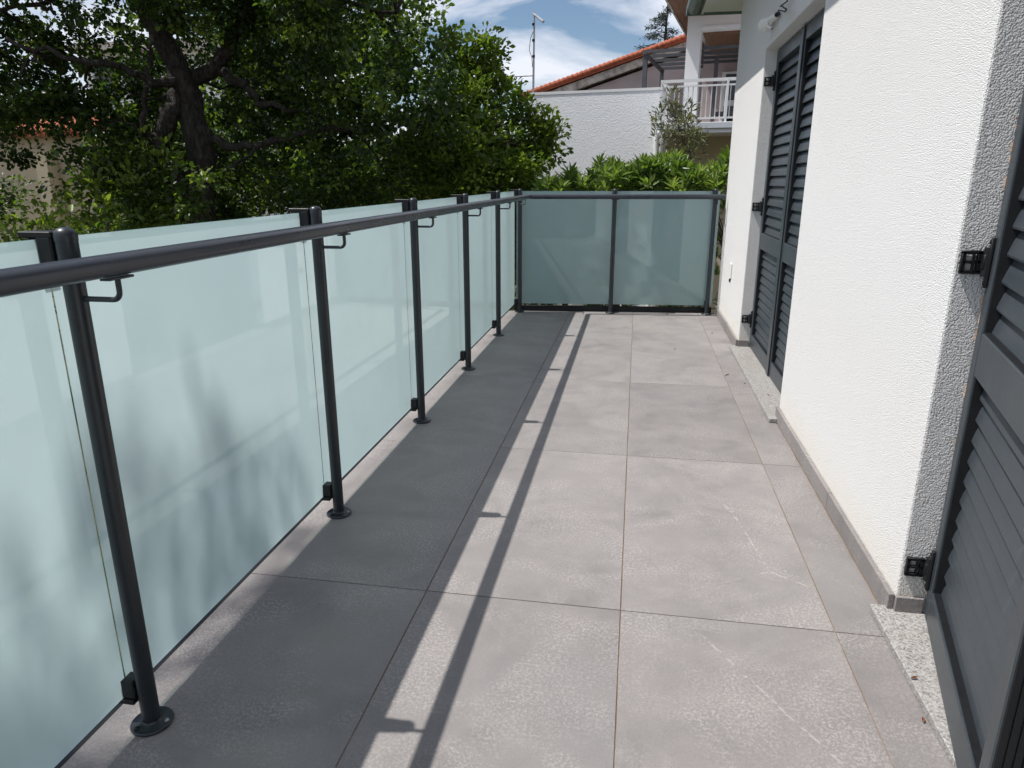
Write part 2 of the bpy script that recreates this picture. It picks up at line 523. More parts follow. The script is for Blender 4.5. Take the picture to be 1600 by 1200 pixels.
class G:
    """collects solids for one mesh; fr maps local to world"""

    def __init__(s, fr=ident):
        s.v, s.f, s.fr = [], [], fr

    def add(s, vs_, fs_):
        n = len(s.v)
        s.v += [tuple(s.fr(np.array(p, float))) for p in vs_]
        s.f += [tuple(i + n for i in f) for f in fs_]
        return s

    def box(s, x0, x1, y0, y1, z0, z1, bev=0.0):
        if bev <= 0:
            return s.add([(x0, y0, z0), (x1, y0, z0), (x1, y1, z0), (x0, y1, z0),
                          (x0, y0, z1), (x1, y0, z1), (x1, y1, z1), (x0, y1, z1)], BF)
        bm = bmesh.new()
        bmesh.ops.create_cube(bm, size=1)
        for v in bm.verts:
            v.co = Vector(((x0 + x1) / 2 + v.co.x * (x1 - x0), (y0 + y1) / 2 + v.co.y * (y1 - y0), (z0 + z1) / 2 + v.co.z * (z1 - z0)))
        bmesh.ops.bevel(bm, geom=bm.edges[:], offset=bev, segments=2 if bev > 0.004 else 1, affect='EDGES', profile=0.6)
        bm.verts.index_update()
        s.add([v.co[:] for v in bm.verts], [[v.index for v in f.verts] for f in bm.faces])
        bm.free()
        return s

    def tube(s, pts, rad, n=12, cap=True):
        """swept tube through pts; rad a number or one per point"""
        pts = [Vector(p) for p in pts]
        rr = [rad] * len(pts) if isinstance(rad, (int, float)) else list(rad)
        tang = []
        for i in range(len(pts)):
            a = pts[max(0, i - 1)]
            b = pts[min(len(pts) - 1, i + 1)]
            tang.append((b - a).normalized())
        up = Vector((0, 0, 1)) if abs(tang[0].z) < 0.9 else Vector((1, 0, 0))
        u = tang[0].cross(up).normalized()
        vs_, fs_ = [], []
        for i, p in enumerate(pts):
            u = (u - tang[i] * u.dot(tang[i])).normalized()
            w = tang[i].cross(u)
            for k in range(n):
                a = 2 * math.pi * k / n
                vs_.append(p + (u * math.cos(a) + w * math.sin(a)) * rr[i])
        for i in range(len(pts) - 1):
            for k in range(n):
                a, b = i * n + k, i * n + (k + 1) % n
                fs_.append((a, b, b + n, a + n))
        if cap:
            fs_.append(tuple(reversed(range(n))))
            fs_.append(tuple(range((len(pts) - 1) * n, len(pts) * n)))
        return s.add(vs_, fs_)

    def lathe(s, c, prof, n=24):
        """profile (r, z) turned about the vertical through c"""
        vs_, fs_ = [], []
        for r, z in prof:
            for k in range(n):
                a = 2 * math.pi * k / n
                vs_.append((c[0] + r * math.cos(a), c[1] + r * math.sin(a), c[2] + z))
        m_ = len(prof)
        for i in range(m_ - 1):
            for k in range(n):
                a, b = i * n + k, i * n + (k + 1) % n
                fs_.append((a, b, b + n, a + n))
        fs_.append(tuple(reversed(range(n))))
        fs_.append(tuple(range((m_ - 1) * n, m_ * n)))
        return s.add(vs_, fs_)

    def prism(s, poly, y0, y1):
        """polygon in x,z swept along y"""
        n = len(poly)
        vs_ = [(x, y0, z) for x, z in poly] + [(x, y1, z) for x, z in poly]
        fs_ = [tuple(range(n)), tuple(reversed(range(n, 2 * n)))]
        for i in range(n):
            j = (i + 1) % n
            fs_.append((j, i, i + n, j + n))
        return s.add(vs_, fs_)

    def build(s, name, mat, parent=None, smooth=False, kind=None):
        o = mesh_obj(name, s.v, s.f, mat, parent, False, kind)
        me = o.data
        bm = bmesh.new()
        bm.from_mesh(me)
        bmesh.ops.recalc_face_normals(bm, faces=bm.faces[:])
        if smooth:
            for f in bm.faces:
                f.smooth = True
            for e in bm.edges:
                if len(e.link_faces) == 2 and e.calc_face_angle(0) > math.radians(38):
                    e.smooth = False
        bm.to_mesh(me)
        bm.free()
        return o


def struct(o):
    o['kind'] = 'structure'
    return o


# ------------------------------------------------------------------ ground
gm = G()
GZ = -2.9
nn = 40
ext = [-900, -300, -120, -60, -40] + list(np.linspace(-30, 30, 31)) + [40, 60, 120, 300, 900]
gv, gf = [], []
for j, y in enumerate(ext):
    for i, x in enumerate(ext):
        gv.append((x, y, GZ + 0.06 * math.sin(x * 0.9) * math.cos(y * 0.7) * (abs(x) < 31 and abs(y) < 31)))
ne = len(ext)
for j in range(ne - 1):
    for i in range(ne - 1):
        a = j * ne + i
        gf.append((a, a + 1, a + 1 + ne, a + ne))
struct(mesh_obj('ground', gv, gf, MT['earth'], smooth=True))

# ------------------------------------------------------------------ balcony floor with single tiles
XE, XW = -1.184, 0.775                      # slab edge, wall skirting face
Y0, Y1L, Y1R = -1.85, 6.60, 6.80            # near end, far edge left and right
PX = [XE, -0.590, 0.009, 0.611, XW]
PY = [-1.85, -0.625, 0.600, 1.825, 3.050, 4.275, 5.500]


def far_y(x):
    return Y1L + (x - XE) * (Y1R - Y1L) / (XW - XE)


slab = G()
slab.add([(XE + .012, Y0, -.22), (XW + .3, Y0, -.22), (XW + .3, far_y(XW) - .01, -.22), (XE + .012, far_y(XE) - .01, -.22),
          (XE + .012, Y0, -.0035), (XW + .3, Y0, -.0035), (XW + .3, far_y(XW) - .01, -.0035), (XE + .012, far_y(XE) - .01, -.0035)], BF)
slab_o = struct(slab.build('balcony_floor', MT['grout']))
jt = 0.0016
for j in range(len(PY)):
    for i in range(4):
        x0, x1 = PX[i] + jt, PX[i + 1] - jt
        y0 = PY[j] + jt
        if j < len(PY) - 1:
            ya = yb = PY[j + 1] - jt
        else:
            ya, yb = far_y(x0), far_y(x1)
        dz = random.uniform(-.0005, .0004)
        b = 0.0012
        zt = dz
        vs_ = [(x0, y0, -.011), (x1, y0, -.011), (x1, yb, -.011), (x0, ya, -.011),
               (x0, y0, zt - b), (x1, y0, zt - b), (x1, yb, zt - b), (x0, ya, zt - b),
               (x0 + b, y0 + b, zt), (x1 - b, y0 + b, zt), (x1 - b, yb - b, zt), (x0 + b, ya - b, zt)]
        fs_ = [(0, 3, 2, 1), (0, 1, 5, 4), (1, 2, 6, 5), (2, 3, 7, 6), (3, 0, 4, 7),
               (4, 5, 9, 8), (5, 6, 10, 9), (6, 7, 11, 10), (7, 4, 8, 11), (8, 9, 10, 11)]
        mesh_obj('tile', vs_, fs_, MT['tile'], slab_o)

# ------------------------------------------------------------------ own house
house = thing('white_house', (1.2, 2.5, GZ), 'white stucco house wall with dark louvred shutters along the right of the balcony', 'house')
WX = 0.793
D1 = (0.31, 1.93)                           # near door opening
D2 = (3.70, 5.31)
LZ = 2.06
ys = [-1.95, D1[0], D1[1], D2[0], D2[1], 6.79]
zs = [GZ, 0.0, LZ, 2.78]
solid = {(i, k) for i in range(5) for k in range(3)} - {(1, 1), (3, 1)}
wv, wf, wm = [], [], []
TH = 0.32


def q(*p, m=0):
    n = len(wv)
    wv.extend(p)
    wf.append((n, n + 1, n + 2, n + 3))
    wm.append(m)


for (i, k) in solid:
    ya, yb, za_, zb = ys[i], ys[i + 1], zs[k], zs[k + 1]
    q((WX, yb, za_), (WX, ya, za_), (WX, ya, zb), (WX, yb, zb))
    q((WX + TH, ya, za_), (WX + TH, yb, za_), (WX + TH, yb, zb), (WX + TH, ya, zb))
    if (i - 1, k) not in solid:
        q((WX, ya, za_), (WX + TH, ya, za_), (WX + TH, ya, zb), (WX, ya, zb))
    if (i + 1, k) not in solid:
        q((WX + TH, yb, za_), (WX, yb, za_), (WX, yb, zb), (WX + TH, yb, zb))
    if (i, k - 1) not in solid:
        q((WX, ya, za_), (WX, yb, za_), (WX + TH, yb, za_), (WX + TH, ya, za_))
    if (i, k + 1) not in solid:
        q((WX, yb, zb), (WX, ya, zb), (WX + TH, ya, zb), (WX + TH, yb, zb))
wo_ = mesh_obj('wall', wv, wf, MT['stucco'], house)
bm = bmesh.new(); bm.from_mesh(wo_.data)
bmesh.ops.remove_doubles(bm, verts=bm.verts[:], dist=1e-5)
bmesh.ops.recalc_face_normals(bm, faces=bm.faces[:])
ed = [e for e in bm.edges if len(e.link_faces) == 2 and e.calc_face_angle(0) > 1.0]
bmesh.ops.bevel(bm, geom=ed, offset=0.006, segments=2, affect='EDGES', profile=0.5)
for f in bm.faces:
    if abs(f.normal.y) > .95 and f.calc_center_median().z > 0:
        f.material_index = 1
bm.to_mesh(wo_.data); bm.free()
wo_.data.materials.append(MT['jamb'])
G().box(WX + TH, 8.6, 6.49, 6.787, GZ, 2.78).build('wall', MT['stucco'], house)
G().box(WX + TH, 8.6, -1.947, -1.65, GZ, 2.78).build('wall', MT['stucco'], house)
G().box(8.3, 8.6, -1.65, 6.49, GZ, 2.78).build('wall', MT['stucco'], house)
G().box(WX + TH, 8.3, -1.65, 6.49, -.2, -.02).build('interior_floor', MT['concrete'], house)
# eaves: soffit, gutters, hipped roof
SZ = 2.715
G().box(.52, 9.0, -2.5, 7.39, SZ, SZ + .06).build('soffit', MT['soffit'], house)
G().box(.502, .5195, -2.5, 7.41, SZ - .012, SZ + .16).build('fascia', MT['soffit'], house)
roof = G()
ov = .46
roof.add([(ov, -2.56, SZ + .14), (9.06, -2.56, SZ + .14), (9.06, 7.47, SZ + .14), (ov, 7.47, SZ + .14), (4.7, 1.6, SZ + 1.75), (4.7, 3.3, SZ + 1.75),
          (ov, -2.56, SZ + .10), (9.06, -2.56, SZ + .10), (9.06, 7.47, SZ + .10), (ov, 7.47, SZ + .10)],
         [(0, 1, 4), (1, 2, 5, 4), (2, 3, 5), (3, 0, 4, 5), (9, 8, 7, 6), (0, 6, 7, 1), (1, 7, 8, 2), (2, 8, 9, 3), (3, 9, 6, 0)])
roof.build('roof', MT['terracotta'], house)


def half_gutter(pts_dir, name):
    (ax, ay), (bx, by), (nx, ny) = pts_dir
    r = .066
    prof = [(r * math.cos(a), -r * math.sin(a)) for a in np.linspace(0, math.pi, 13)]
    prof += [((r - .005) * math.cos(a), -(r - .005) * math.sin(a)) for a in np.linspace(math.pi, 0, 13)]
    g = G()
    vs_ = []
    for (px, py) in ((ax, ay), (bx, by)):
        for u, z in prof:
            vs_.append((px + nx * u, py + ny * u, SZ + .062 + z))
    n = len(prof)
    fs_ = [(i, (i + 1) % n, (i + 1) % n + n, i + n) for i in range(n)]
    fs_ += [(0 + e, 1 + e, 24 + e, 25 + e) for e in ()]
    # closed ends
    fs_ += [tuple(range(13)), tuple(reversed(range(n, n + 13)))]
    g.add(vs_, fs_)
    return g.build(name, MT['gutter'], house, True)


half_gutter(((.432, -2.5), (.432, 7.46), (1, 0)), 'gutter')
half_gutter(((.37, 7.50), (9.0, 7.50), (0, 1)), 'gutter')

# skirting tiles along the wall and round the reveals
for (ya, yb) in ((-1.85, -.62), (-.62, D1[0]), (1.93, 2.62), (2.623, D2[0]), (D2[1], 6.10), (6.103, 6.79)):
    G().box(WX - .0175, WX - .0015, ya + .001, yb - .001, .001, .072, .0015).build('skirting_tile', MT['tile'], house)
for y in (D1[1], D2[1]):
    G().box(WX - .0012, .866, y - .0115, y - .0012, .022, .072, .0015).build('skirting_tile', MT['tile'], house)
# granite door sills
sill_o = []
for (ya, yb) in ((D1[0] - .02, D1[1] + .02), (D2[0] - .07, D2[1] + .03)):
    G().box(.735, 1.10, ya, yb, .0025, .024, .002).build('door_sill', MT['granite'], house)
# chips of raw orange render where the jamb meets the shutter (near door)
zz_ = .55
while zz_ < 2.03:
    hh_ = random.uniform(.008, .035)
    w_ = random.uniform(.001, .0055)
    c_ = G()
    n_ = 6
    ring = [(WX + .079 - w_ * random.uniform(.3, 1), zz_ + hh_ * k / n_) for k in range(n_ + 1)]
    c_.add([(x, D1[1] - .0012, z) for x, z in ring] + [(WX + .0795, D1[1] - .0035, z) for x, z in ring] + [(WX + .0795, D1[1] + .002, z) for x, z in ring],
           [(k, k + 1, n_ + 2 + k, n_ + 1 + k) for k in range(n_)] + [(n_ + 1 + k, n_ + 2 + k, 2 * n_ + 3 + k, 2 * n_ + 2 + k) for k in range(n_)])
    c_.build('raw_render_chip', MT['brick_edge'], house)
    zz_ += hh_ + random.choice((.01, .03, .06, .12))

# ------------------------------------------------------------------ shutters
SLAT_UP, SLAT_LO = 17, 11
DX = 0.872                                   # outer face of the leaf
LEAF_T = 0.052


def slat_mesh(length, pitch, tilt, name):
    """one louvre blade: an aerofoil section along y, about 12 cm of profile points"""
    w = pitch * 1.19
    t = .0075
    prof = []
    for u, d in ((-.5, 0.0), (-.44, .6), (-.1, 1.0), (.3, .8), (.5, .15), (.5, -.15), (.2, -.5), (-.4, -.5)):
        prof.append((u * w, d * t * .6))
    ca, sa = math.cos(tilt), math.sin(tilt)
    pr = [(u * sa + d * -ca, u * ca + d * sa) for u, d in prof]     # (x, z): lower edge leans outwards
    n = len(pr)
    vs_ = [(x, -length / 2, z) for x, z in pr] + [(x, length / 2, z) for x, z in pr]
    fs_ = [tuple(range(n)), tuple(reversed(range(n, 2 * n)))]
    for i in range(n):
        j = (i + 1) % n
        fs_.append((j, i, i + n, j + n))
    me = bpy.data.meshes.new(name)
    me.from_pydata(vs_, [], fs_)
    bm_ = bmesh.new(); bm_.from_mesh(me)
    bmesh.ops.recalc_face_normals(bm_, faces=bm_.faces[:])
    bm_.to_mesh(me); bm_.free()
    me.materials.append(MT['anth'])
    return me


def leaf(name, ya, yb, parent, label, hinge_y=None, hinge_z=(), stile=.055, swing=0.0):
    """a louvred shutter leaf between ya and yb on the plane x = DX"""
    root = link(name, None, parent, (DX, yb, .03))
    root['label'] = label
    zb, zt = .030, LZ - .012
    zr = [(zb, .125), (.752, .862), (1.968, zt)]
    for y0, y1 in ((ya, ya + stile), (yb - stile, yb)):
        G().box(DX, DX + LEAF_T, y0, y1, zb, zt, .003).build('stile', MT['anth'], root)
    for z0, z1 in zr:
        G().box(DX + .0012, DX + LEAF_T - .0012, ya + stile, yb - stile, z0, z1, .0025).build('cross_rail', MT['anth'], root)
    # beads round the panels
    ln = yb - ya - 2 * stile - .012
    for (z0, z1, cnt, tilt) in ((.862, 1.968, SLAT_UP, math.radians(19)), (.125, .752, SLAT_LO, math.radians(16))):
        p = (z1 - z0) / cnt
        me = slat_mesh(ln, p, tilt, 'slat')
        for k in range(cnt):
            link('slat', me, root, (DX + .033, (ya + yb) / 2, z0 + p * (k + .5)))
        for y in (ya + stile + .0035, yb - stile - .0035):
            G().box(DX + .006, DX + .048, y - .003, y + .003, z0 + .002, z1 - .002).build('slat_holder', MT['black'], root)
        G().box(DX + .006, DX + .030, ya + stile + .007, yb - stile - .007, z0 + .0005, z0 + .004).build('ledge_seal', MT['black'], root)
    if swing:  # ridged closing edge coloured black: its shade is put into the colour
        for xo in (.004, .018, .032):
            G().box(DX + xo, DX + xo + .010, ya - .006, ya - .0005, zb + .002, zt - .002).build('shaded_edge', MT['black'], root)
        G().box(DX + .0455, DX + LEAF_T + .012, ya - .009, ya - .0005, zb + .002, zt - .002).build('shaded_edge', MT['black'], root)
    # hinges on the jamb at yb
    for hz in hinge_z:
        g = G()
        y = hinge_y
        # wall plate with two windows
        for (x0, x1, z0, z1) in ((WX + .010, WX + .020, -.026, .026), (WX + .046, WX + .058, -.026, .026),
                                 (WX + .010, WX + .058, -.030, -.020), (WX + .010, WX + .058, .019, .028), (WX + .012, WX + .056, -.004, .004)):
            g.box(x0, x1, y - .011, y - .001, hz + z0, hz + z1, .0015)
        g.box(WX + .036, WX + .040, y - .012, y - .004, hz - .025, hz + .025)
        g.tube([(WX + .066, y - .017, hz - .034), (WX + .066, y - .017, hz + .036)], .0105, 12)
        g.box(WX + .055, WX + .0655, y - .024, y - .010, hz - .018, hz + .020, .002)
        g.build('hinge', MT['black'], parent, True)
        g = G()
        g.box(DX - .0095, DX - .0012, y - .031, y - .017, hz - .062, hz + .062, .002)
        g.tube([(DX - .012, y - .023, hz + .05), (DX - .004, y - .023, hz + .05)], .005, 8)
        g.tube([(DX - .012, y - .023, hz - .05), (DX - .004, y - .023, hz - .05)], .005, 8)
        g.build('hinge_strap', MT['black'], root, True)
    root.rotation_euler.z = swing
    return root


Ym = (D2[0] + D2[1]) / 2
leaf('shutter', Ym + .002, D2[1] - .004, house, 'far leaf of the dark louvred double shutter', D2[1], (.235, 1.04, 1.86))
leaf('shutter', D2[0] + .004, Ym - .002, house, 'near leaf of the dark louvred double shutter, half hidden by the wall')
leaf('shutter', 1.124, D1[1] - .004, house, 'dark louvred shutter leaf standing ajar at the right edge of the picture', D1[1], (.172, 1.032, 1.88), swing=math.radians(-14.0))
leaf('shutter', D1[0] + .004, 1.118, house, 'dark louvred shutter leaf closed, nearest the viewer')
# meeting strip over the joint of the closed pair
G().box(DX - .009, DX - .0012, Ym - .036, Ym + .034, .032, LZ - .014, .002).build('meeting_strip', MT['anth'], house)
# shutter frames (head) set in the recess
for y0, y1 in (D1, D2):
    G().box(DX + LEAF_T + .003, DX + LEAF_T + .05, y0 + .002, y1 - .002, LZ - .05, LZ - .002).build('frame_head', MT['anth'], house)
# inner glazed doors (dark, behind the shutters)
for y0, y1 in (D1, D2):
    G().box(WX + .24, WX + .25, y0 + .06, y1 - .06, .08, LZ - .06).build('door_glass', MT['glassdark'], house)
    for a, b in ((y0 + .001, y0 + .06), (y1 - .06, y1 - .001), ((y0 + y1) / 2 - .04, (y0 + y1) / 2 + .04)):
        G().box(WX + .215, WX + .275, a, b, .026, LZ - .002, .003).build('door_frame', MT['anth'], house)

# ------------------------------------------------------------------ railing
rail = thing('balcony_railing', (-1.07, 3.3, 0), 'dark metal balcony railing with frosted glass panels', 'railing')
PXX = -1.07
P6 = np.array([PXX, 6.550])
th = math.atan2(.086, .897)
FD = np.array([math.cos(th), math.sin(th)])
FO = np.array([-math.sin(th), math.cos(th)])


def fr_left(p):                              # local (along, outward, z)
    return np.array([PXX - p[1], p[0], p[2]])


def fr_far(p):
    w = P6 + FD * p[0] + FO * p[1]
    return np.array([w[0], w[1], p[2]])


TP = 1.145
RAIL_Z = 1.076
RAIL_IN = .096
R_T = .0200
R_H = .0215


def post(fr, s, name='post'):
    g = G(fr)
    g.tube([(s, 0, .004), (s, 0, TP - .026)], R_T, 28)
    o = g.build(name, MT['post'], rail, True)
    c = G(fr)
    c.lathe((s, 0, TP - .026), [(R_T + .0008, 0), (R_T + .0008, .010), (R_T - .001, .017), (R_T - .006, .0225), (R_T - .013, .0253), (.002, .026)], 28)
    c.build('post_cap', MT['post'], o, True)
    fl_ = G(fr)
    fl_.lathe((s, 0, .0012), [(.046, 0), (.047, .004), (.0445, .0070), (.031, .0080), (R_T + .003, .010), (R_T + .0005, .014)], 32)
    fl_.build('base_flange', MT['post'], o, True)
    for k in range(3):
        a = math.radians(35 + 120 * k)
        b = G(fr)
        b.lathe((s + (.036) * math.cos(a), (.036) * math.sin(a), .0082), [(.0065, 0), (.0065, .003), (.0045, .005), (.001, .0055)], 10)
        b.build('bolt', MT['steel'] if k == 2 else MT['black'], o, True)
    return o


GT0, GT1 = .052, .062                        # glass thickness range, outward of the post axis
GZ0, GZ1 = .075, 1.122


def clamp(fr, s, par, top=True):
    g = G(fr)
    w = .019
    if top:
        g.box(s - w, s + w, R_T - .002, GT0 - .001, 1.056, GZ1 + .006, .003)
        g.box(s - w, s + w, R_T - .004, GT1 + .026, GZ1 + .003, GZ1 + .015, .002)
        g.box(s - w, s + w, GT1 + .001, GT1 + .012, 1.060, GZ1 + .004, .002)
    else:
        g.box(s - w, s + w, R_T - .002, GT0 - .001, .077, .124, .003)
        g.box(s - w, s + w, R_T + .004, GT1 + .016, GZ0 - .016, GZ0 - .002, .003)
        g.box(s - w, s + w, GT1 + .001, GT1 + .012, GZ0 - .002, .124, .002)
    g.build('clamp', MT['black'], par)


def bracket(fr, s, par):
    g = G(fr)
    r = .0055
    z0 = RAIL_Z - .024 - .044
    pts = [(s, -R_T + .003, z0), (s, -RAIL_IN + .016, z0)]
    for a in np.linspace(0, math.pi / 2, 6)[1:]:
        pts.append((s, -RAIL_IN + .016 - .016 * math.sin(a), z0 + .016 * (1 - math.cos(a))))
    pts.append((s, -RAIL_IN, RAIL_Z - .0235))
    g.tube(pts, r, 10)
    g.box(s - .034, s + .034, -RAIL_IN - .011, -RAIL_IN + .011, RAIL_Z - .0275, RAIL_Z - .0225, .0012)
    g.build('handrail_bracket', MT['post'], par, True)


def panel(fr, s0, s1, t0=GT0, t1=GT1):
    vs_ = [fr(np.array(p)) for p in ((s0, t0, GZ0), (s1, t0, GZ0), (s1, t1, GZ0), (s0, t1, GZ0), (s0, t0, GZ1), (s1, t0, GZ1), (s1, t1, GZ1), (s0, t1, GZ1))]
    fs_ = [(0, 3, 2, 1), (4, 5, 6, 7), (0, 1, 5, 4), (1, 2, 6, 5), (2, 3, 7, 6), (3, 0, 4, 7)]
    o = mesh_obj('glass_panel', vs_, fs_, None, rail, mats=[MT['frost'], MT['clear'], MT['edge']], fmat=[2, 2, 0, 2, 1, 2])
    bm_ = bmesh.new(); bm_.from_mesh(o.data)
    bmesh.ops.recalc_face_normals(bm_, faces=bm_.faces[:])
    bm_.to_mesh(o.data); bm_.free()
    return o


PYS = [-2.04, -.965, .110, 1.184, 2.268, 3.345, 4.412, 5.482, 6.550]
for i, s in enumerate(PYS[1:]):
    last = i == len(PYS) - 2
    o = post(fr_left, s)
    clamp(fr_left, s, o, True); clamp(fr_left, s, o, False)
    if not last:
        bracket(fr_left, s + .001, o)
    else:
        bracket(lambda p: np.array([PXX - p[1] * .6, P6[1] - .02 + (p[0] - s) - p[1] * -.3, p[2]]), s, o)
for a, b in zip(PYS[1:-1], PYS[2:]):
    e = .002
    panel(fr_left, a + e, b - e if b < 6.5 else b + .012)
panel(fr_left, -1.84, PYS[1] - .007)
FS = [0.0, .868, 1.769]
for s in FS[1:]:
    o = post(fr_far, s)
    clamp(fr_far, s, o, True); clamp(fr_far, s, o, False)
    bracket(fr_far, s, o)
panel(fr_far, -.035, FS[1] - .006)
panel(fr_far, FS[1] + .006, 1.822)
# lower edge channels beyond the glass
G().box(-1.235, -1.1865, -1.85, 6.52, -.06, -.012, .003).build('edge_channel', MT['black'], rail)
G(fr_far).box(-.06, 1.83, .078, .098, -.03, .052, .003).build('edge_channel', MT['black'], rail)

# handrail: two straight tubes joined at a mitre, with a seam sleeve
corner = fr_far(np.array([RAIL_IN + .002, -RAIL_IN, RAIL_Z]))
corner[0] = PXX + RAIL_IN
hr = G()
hr.tube([(PXX + RAIL_IN, -1.85, RAIL_Z), (PXX + RAIL_IN, 2.480, RAIL_Z)], R_H, 30)
hr.build('handrail', MT['rail'], rail, True)
hr = G()
end = fr_far(np.array([1.835, -RAIL_IN, RAIL_Z]))
cA = Vector((PXX + RAIL_IN, corner[1] - .035, RAIL_Z))
cB = Vector(corner) + Vector((FD[0], FD[1], 0)) * .035
arc = [cA]
for t in np.linspace(0, 1, 7)[1:-1]:
    arc.append(cA * (1 - t) ** 2 + Vector(corner) * 2 * t * (1 - t) + cB * t ** 2)
arc.append(cB)
hr.tube([(PXX + RAIL_IN, 2.4815, RAIL_Z)] + arc + [Vector(end)], R_H, 30)
hr2 = hr.build('handrail', MT['rail'], rail, True)

# ------------------------------------------------------------------ wall fittings
def on_wall(px, py, X):
    w = RW @ np.array([px - 800.0, py - 600.0, FPX * 1600.0])
    t = X / w[0]
    return Vector((X, w[1] * t, CAM_H + w[2] * t))


base = on_wall(1214, 23, .772)
tip = on_wall(1191, 42, .735)
lampo = thing('wall_lamp', (base.x, base.y, base.z), 'white bulb on a short neck with a loose dark wire above the far shutter', 'lamp')
lg = G()
d = (tip - base)
ln_ = d.length
d.normalize()
prof = [(0, .013), (.30, .015), (.5, .017), (.6, .023), (.7, .029), (.8, .031), (.9, .028), (.97, .018), (1.0, .004)]
lg.tube([base + d * a * ln_ for a, r in prof], [r * 1.3 for a, r in prof], 18)
lg.build('bulb', MT['lamp'], lampo, True)
G().tube([base - d * .03, base + d * .012], [.011, .016], 14).build('socket', MT['black'], lampo, True)
hk = G()
q0 = base + d * ln_ * .62
q1 = on_wall(1206, 45, .735)
q2 = on_wall(1200, 47, .73)
hk.tube([q0, (q0 + q1) / 2 + Vector((-.01, 0, -.005)), q1, q2], [.007, .007, .006, .004], 8)
hk.build('guard_hook', MT['lamp'], lampo, True)
wr = G()
pw = [base] + [on_wall(a, b, x) for a, b, x in ((1217, 20, .77), (1216, 16, .75), (1227, 18, .74), (1229, 15, .75), (1221, 9, .75), (1219, 10, .76), (1230, 2, .77), (1231, -3, .778), (1236, -12, .785))]
wr.tube(pw, .004, 6)
wr.build('wire', MT['black'], lampo, True)

so = thing('wall_socket', (WX, 6.0, .45), 'small white cover plate on the far end of the white wall', 'wall socket')
G().box(WX - .012, WX - .0015, 5.985, 6.065, .44, .56, .003).build('cover', MT['lamp'], so)
G().box(WX - .013, WX - .004, 6.01, 6.035, .405, .432, .002).build('slot', MT['black'], so)

for k, (x, y, z, a, lab) in enumerate(((.742, 1.62, .0265, .4, 'orange brown dry leaf lying on the near door sill edge'),
                                      (.724, 1.50, .002, 1.3, 'dry brown leaf on the floor against the near door sill'),
                                      (.80, 4.05, .0262, 2.2, 'small dry leaf lying on the far granite sill'),
                                      (.715, 4.36, .002, .2, 'reddish dry leaf on the floor beside the far granite sill'),
                                      (.63, 4.55, .002, .9, 'thin dry twig leaf on the tiles near the far sill'),
                                      (.66, 5.85, .002, .5, 'dry leaf on the tiles by the far end of the wall'),
                                      (.33, 5.22, .002, .1, 'dark dry leaf in the middle of the far tiles'))):
    ln, wd = random.uniform(.008, .013), random.uniform(.002, .0035)
    if k == 4:
        ln, wd = .035, .0025
    ca, sa = math.cos(a), math.sin(a)
    pts = [(-ln, 0, 0), (-ln * .4, wd, .003), (ln * .4, wd * .8, .004), (ln, 0, .002), (ln * .4, -wd, .003), (-ln * .4, -wd * .9, .0045), (0, 0, -.0008)]
    vs_ = [(x + p[0] * ca - p[1] * sa, y + p[0] * sa + p[1] * ca, z + p[2] + .001) for p in pts]
    o = mesh_obj('dry_leaf', vs_, [(6, 0, 1), (6, 1, 2), (6, 2, 3), (6, 3, 4), (6, 4, 5), (6, 5, 0)], MT['dry'])
    tag(o, lab, 'leaf', 'dry leaves on the balcony')


# ------------------------------------------------------------------ plants
def leaves_mesh(name, pos, dirs, ups, size, width, mat, parent, tone, fold=.22, narrow=False):
    """one small folded blade per point: 6 vertices, 4 triangles as 2 quads"""
    n = len(pos)
    dirs = dirs / (np.linalg.norm(dirs, axis=1, keepdims=True) + 1e-9)
    side = np.cross(dirs, ups)
    side /= (np.linalg.norm(side, axis=1, keepdims=True) + 1e-9)
    nrm = np.cross(side, dirs)
    s = size[:, None]
    w = s * width
    a = pos
    b = pos + dirs * s
    wide = .45 if narrow else .58
    m1 = pos + dirs * s * wide + side * w + nrm * s * fold * .5
    m2 = pos + dirs * s * wide - side * w + nrm * s * fold * .5
    q1 = pos + dirs * s * (.85 if not narrow else .8) + side * w * .62 + nrm * s * fold * .3
    q2 = pos + dirs * s * (.85 if not narrow else .8) - side * w * .62 + nrm * s * fold * .3
    v = np.stack([a, b, m1, q1, m2, q2], 1).reshape(-1, 3)
    c = np.array([v[:, 0].mean(), v[:, 1].mean(), v[:, 2].min()])
    base_i = np.arange(n)[:, None] * 6
    f1 = base_i + np.array([[0, 2, 3, 1]])
    f2 = base_i + np.array([[0, 1, 5, 4]])
    fc = np.concatenate([f1, f2], 1).reshape(-1)
    me = bpy.data.meshes.new(name)
    me.vertices.add(len(v))
    me.vertices.foreach_set('co', (v - c).astype(np.float32).ravel())
    nf = 2 * n
    me.loops.add(nf * 4)
    me.loops.foreach_set('vertex_index', fc.astype(np.int32))
    me.polygons.add(nf)
    me.polygons.foreach_set('loop_start', np.arange(0, nf * 4, 4, dtype=np.int32))
    me.polygons.foreach_set('loop_total', np.full(nf, 4, dtype=np.int32))
    at_ = me.attributes.new('leafrnd', 'FLOAT', 'POINT')
    at_.data.foreach_set('value', np.repeat(tone, 6).astype(np.float32))
    me.materials.append(mat)
    me.update(calc_edges=True)
    return link(name, me, parent, c)


def unit(n):
    v = rng.normal(size=(n, 3))
    return v / np.linalg.norm(v, axis=1, keepdims=True)


SUNV = np.array(SUN_TRAVEL)


def keep_clear(p):
    """crowns must leave the balcony's sunlight free, as the photograph shows"""
    k = (p[:, 2] - .2) / -SUNV[2]
    gx = p[:, 0] + SUNV[0] * k
    gy = p[:, 1] + SUNV[1] * k
    return ~((gx > -1.17) & (gx < 3.0) & (gy < 6.75) & (gy > -2))


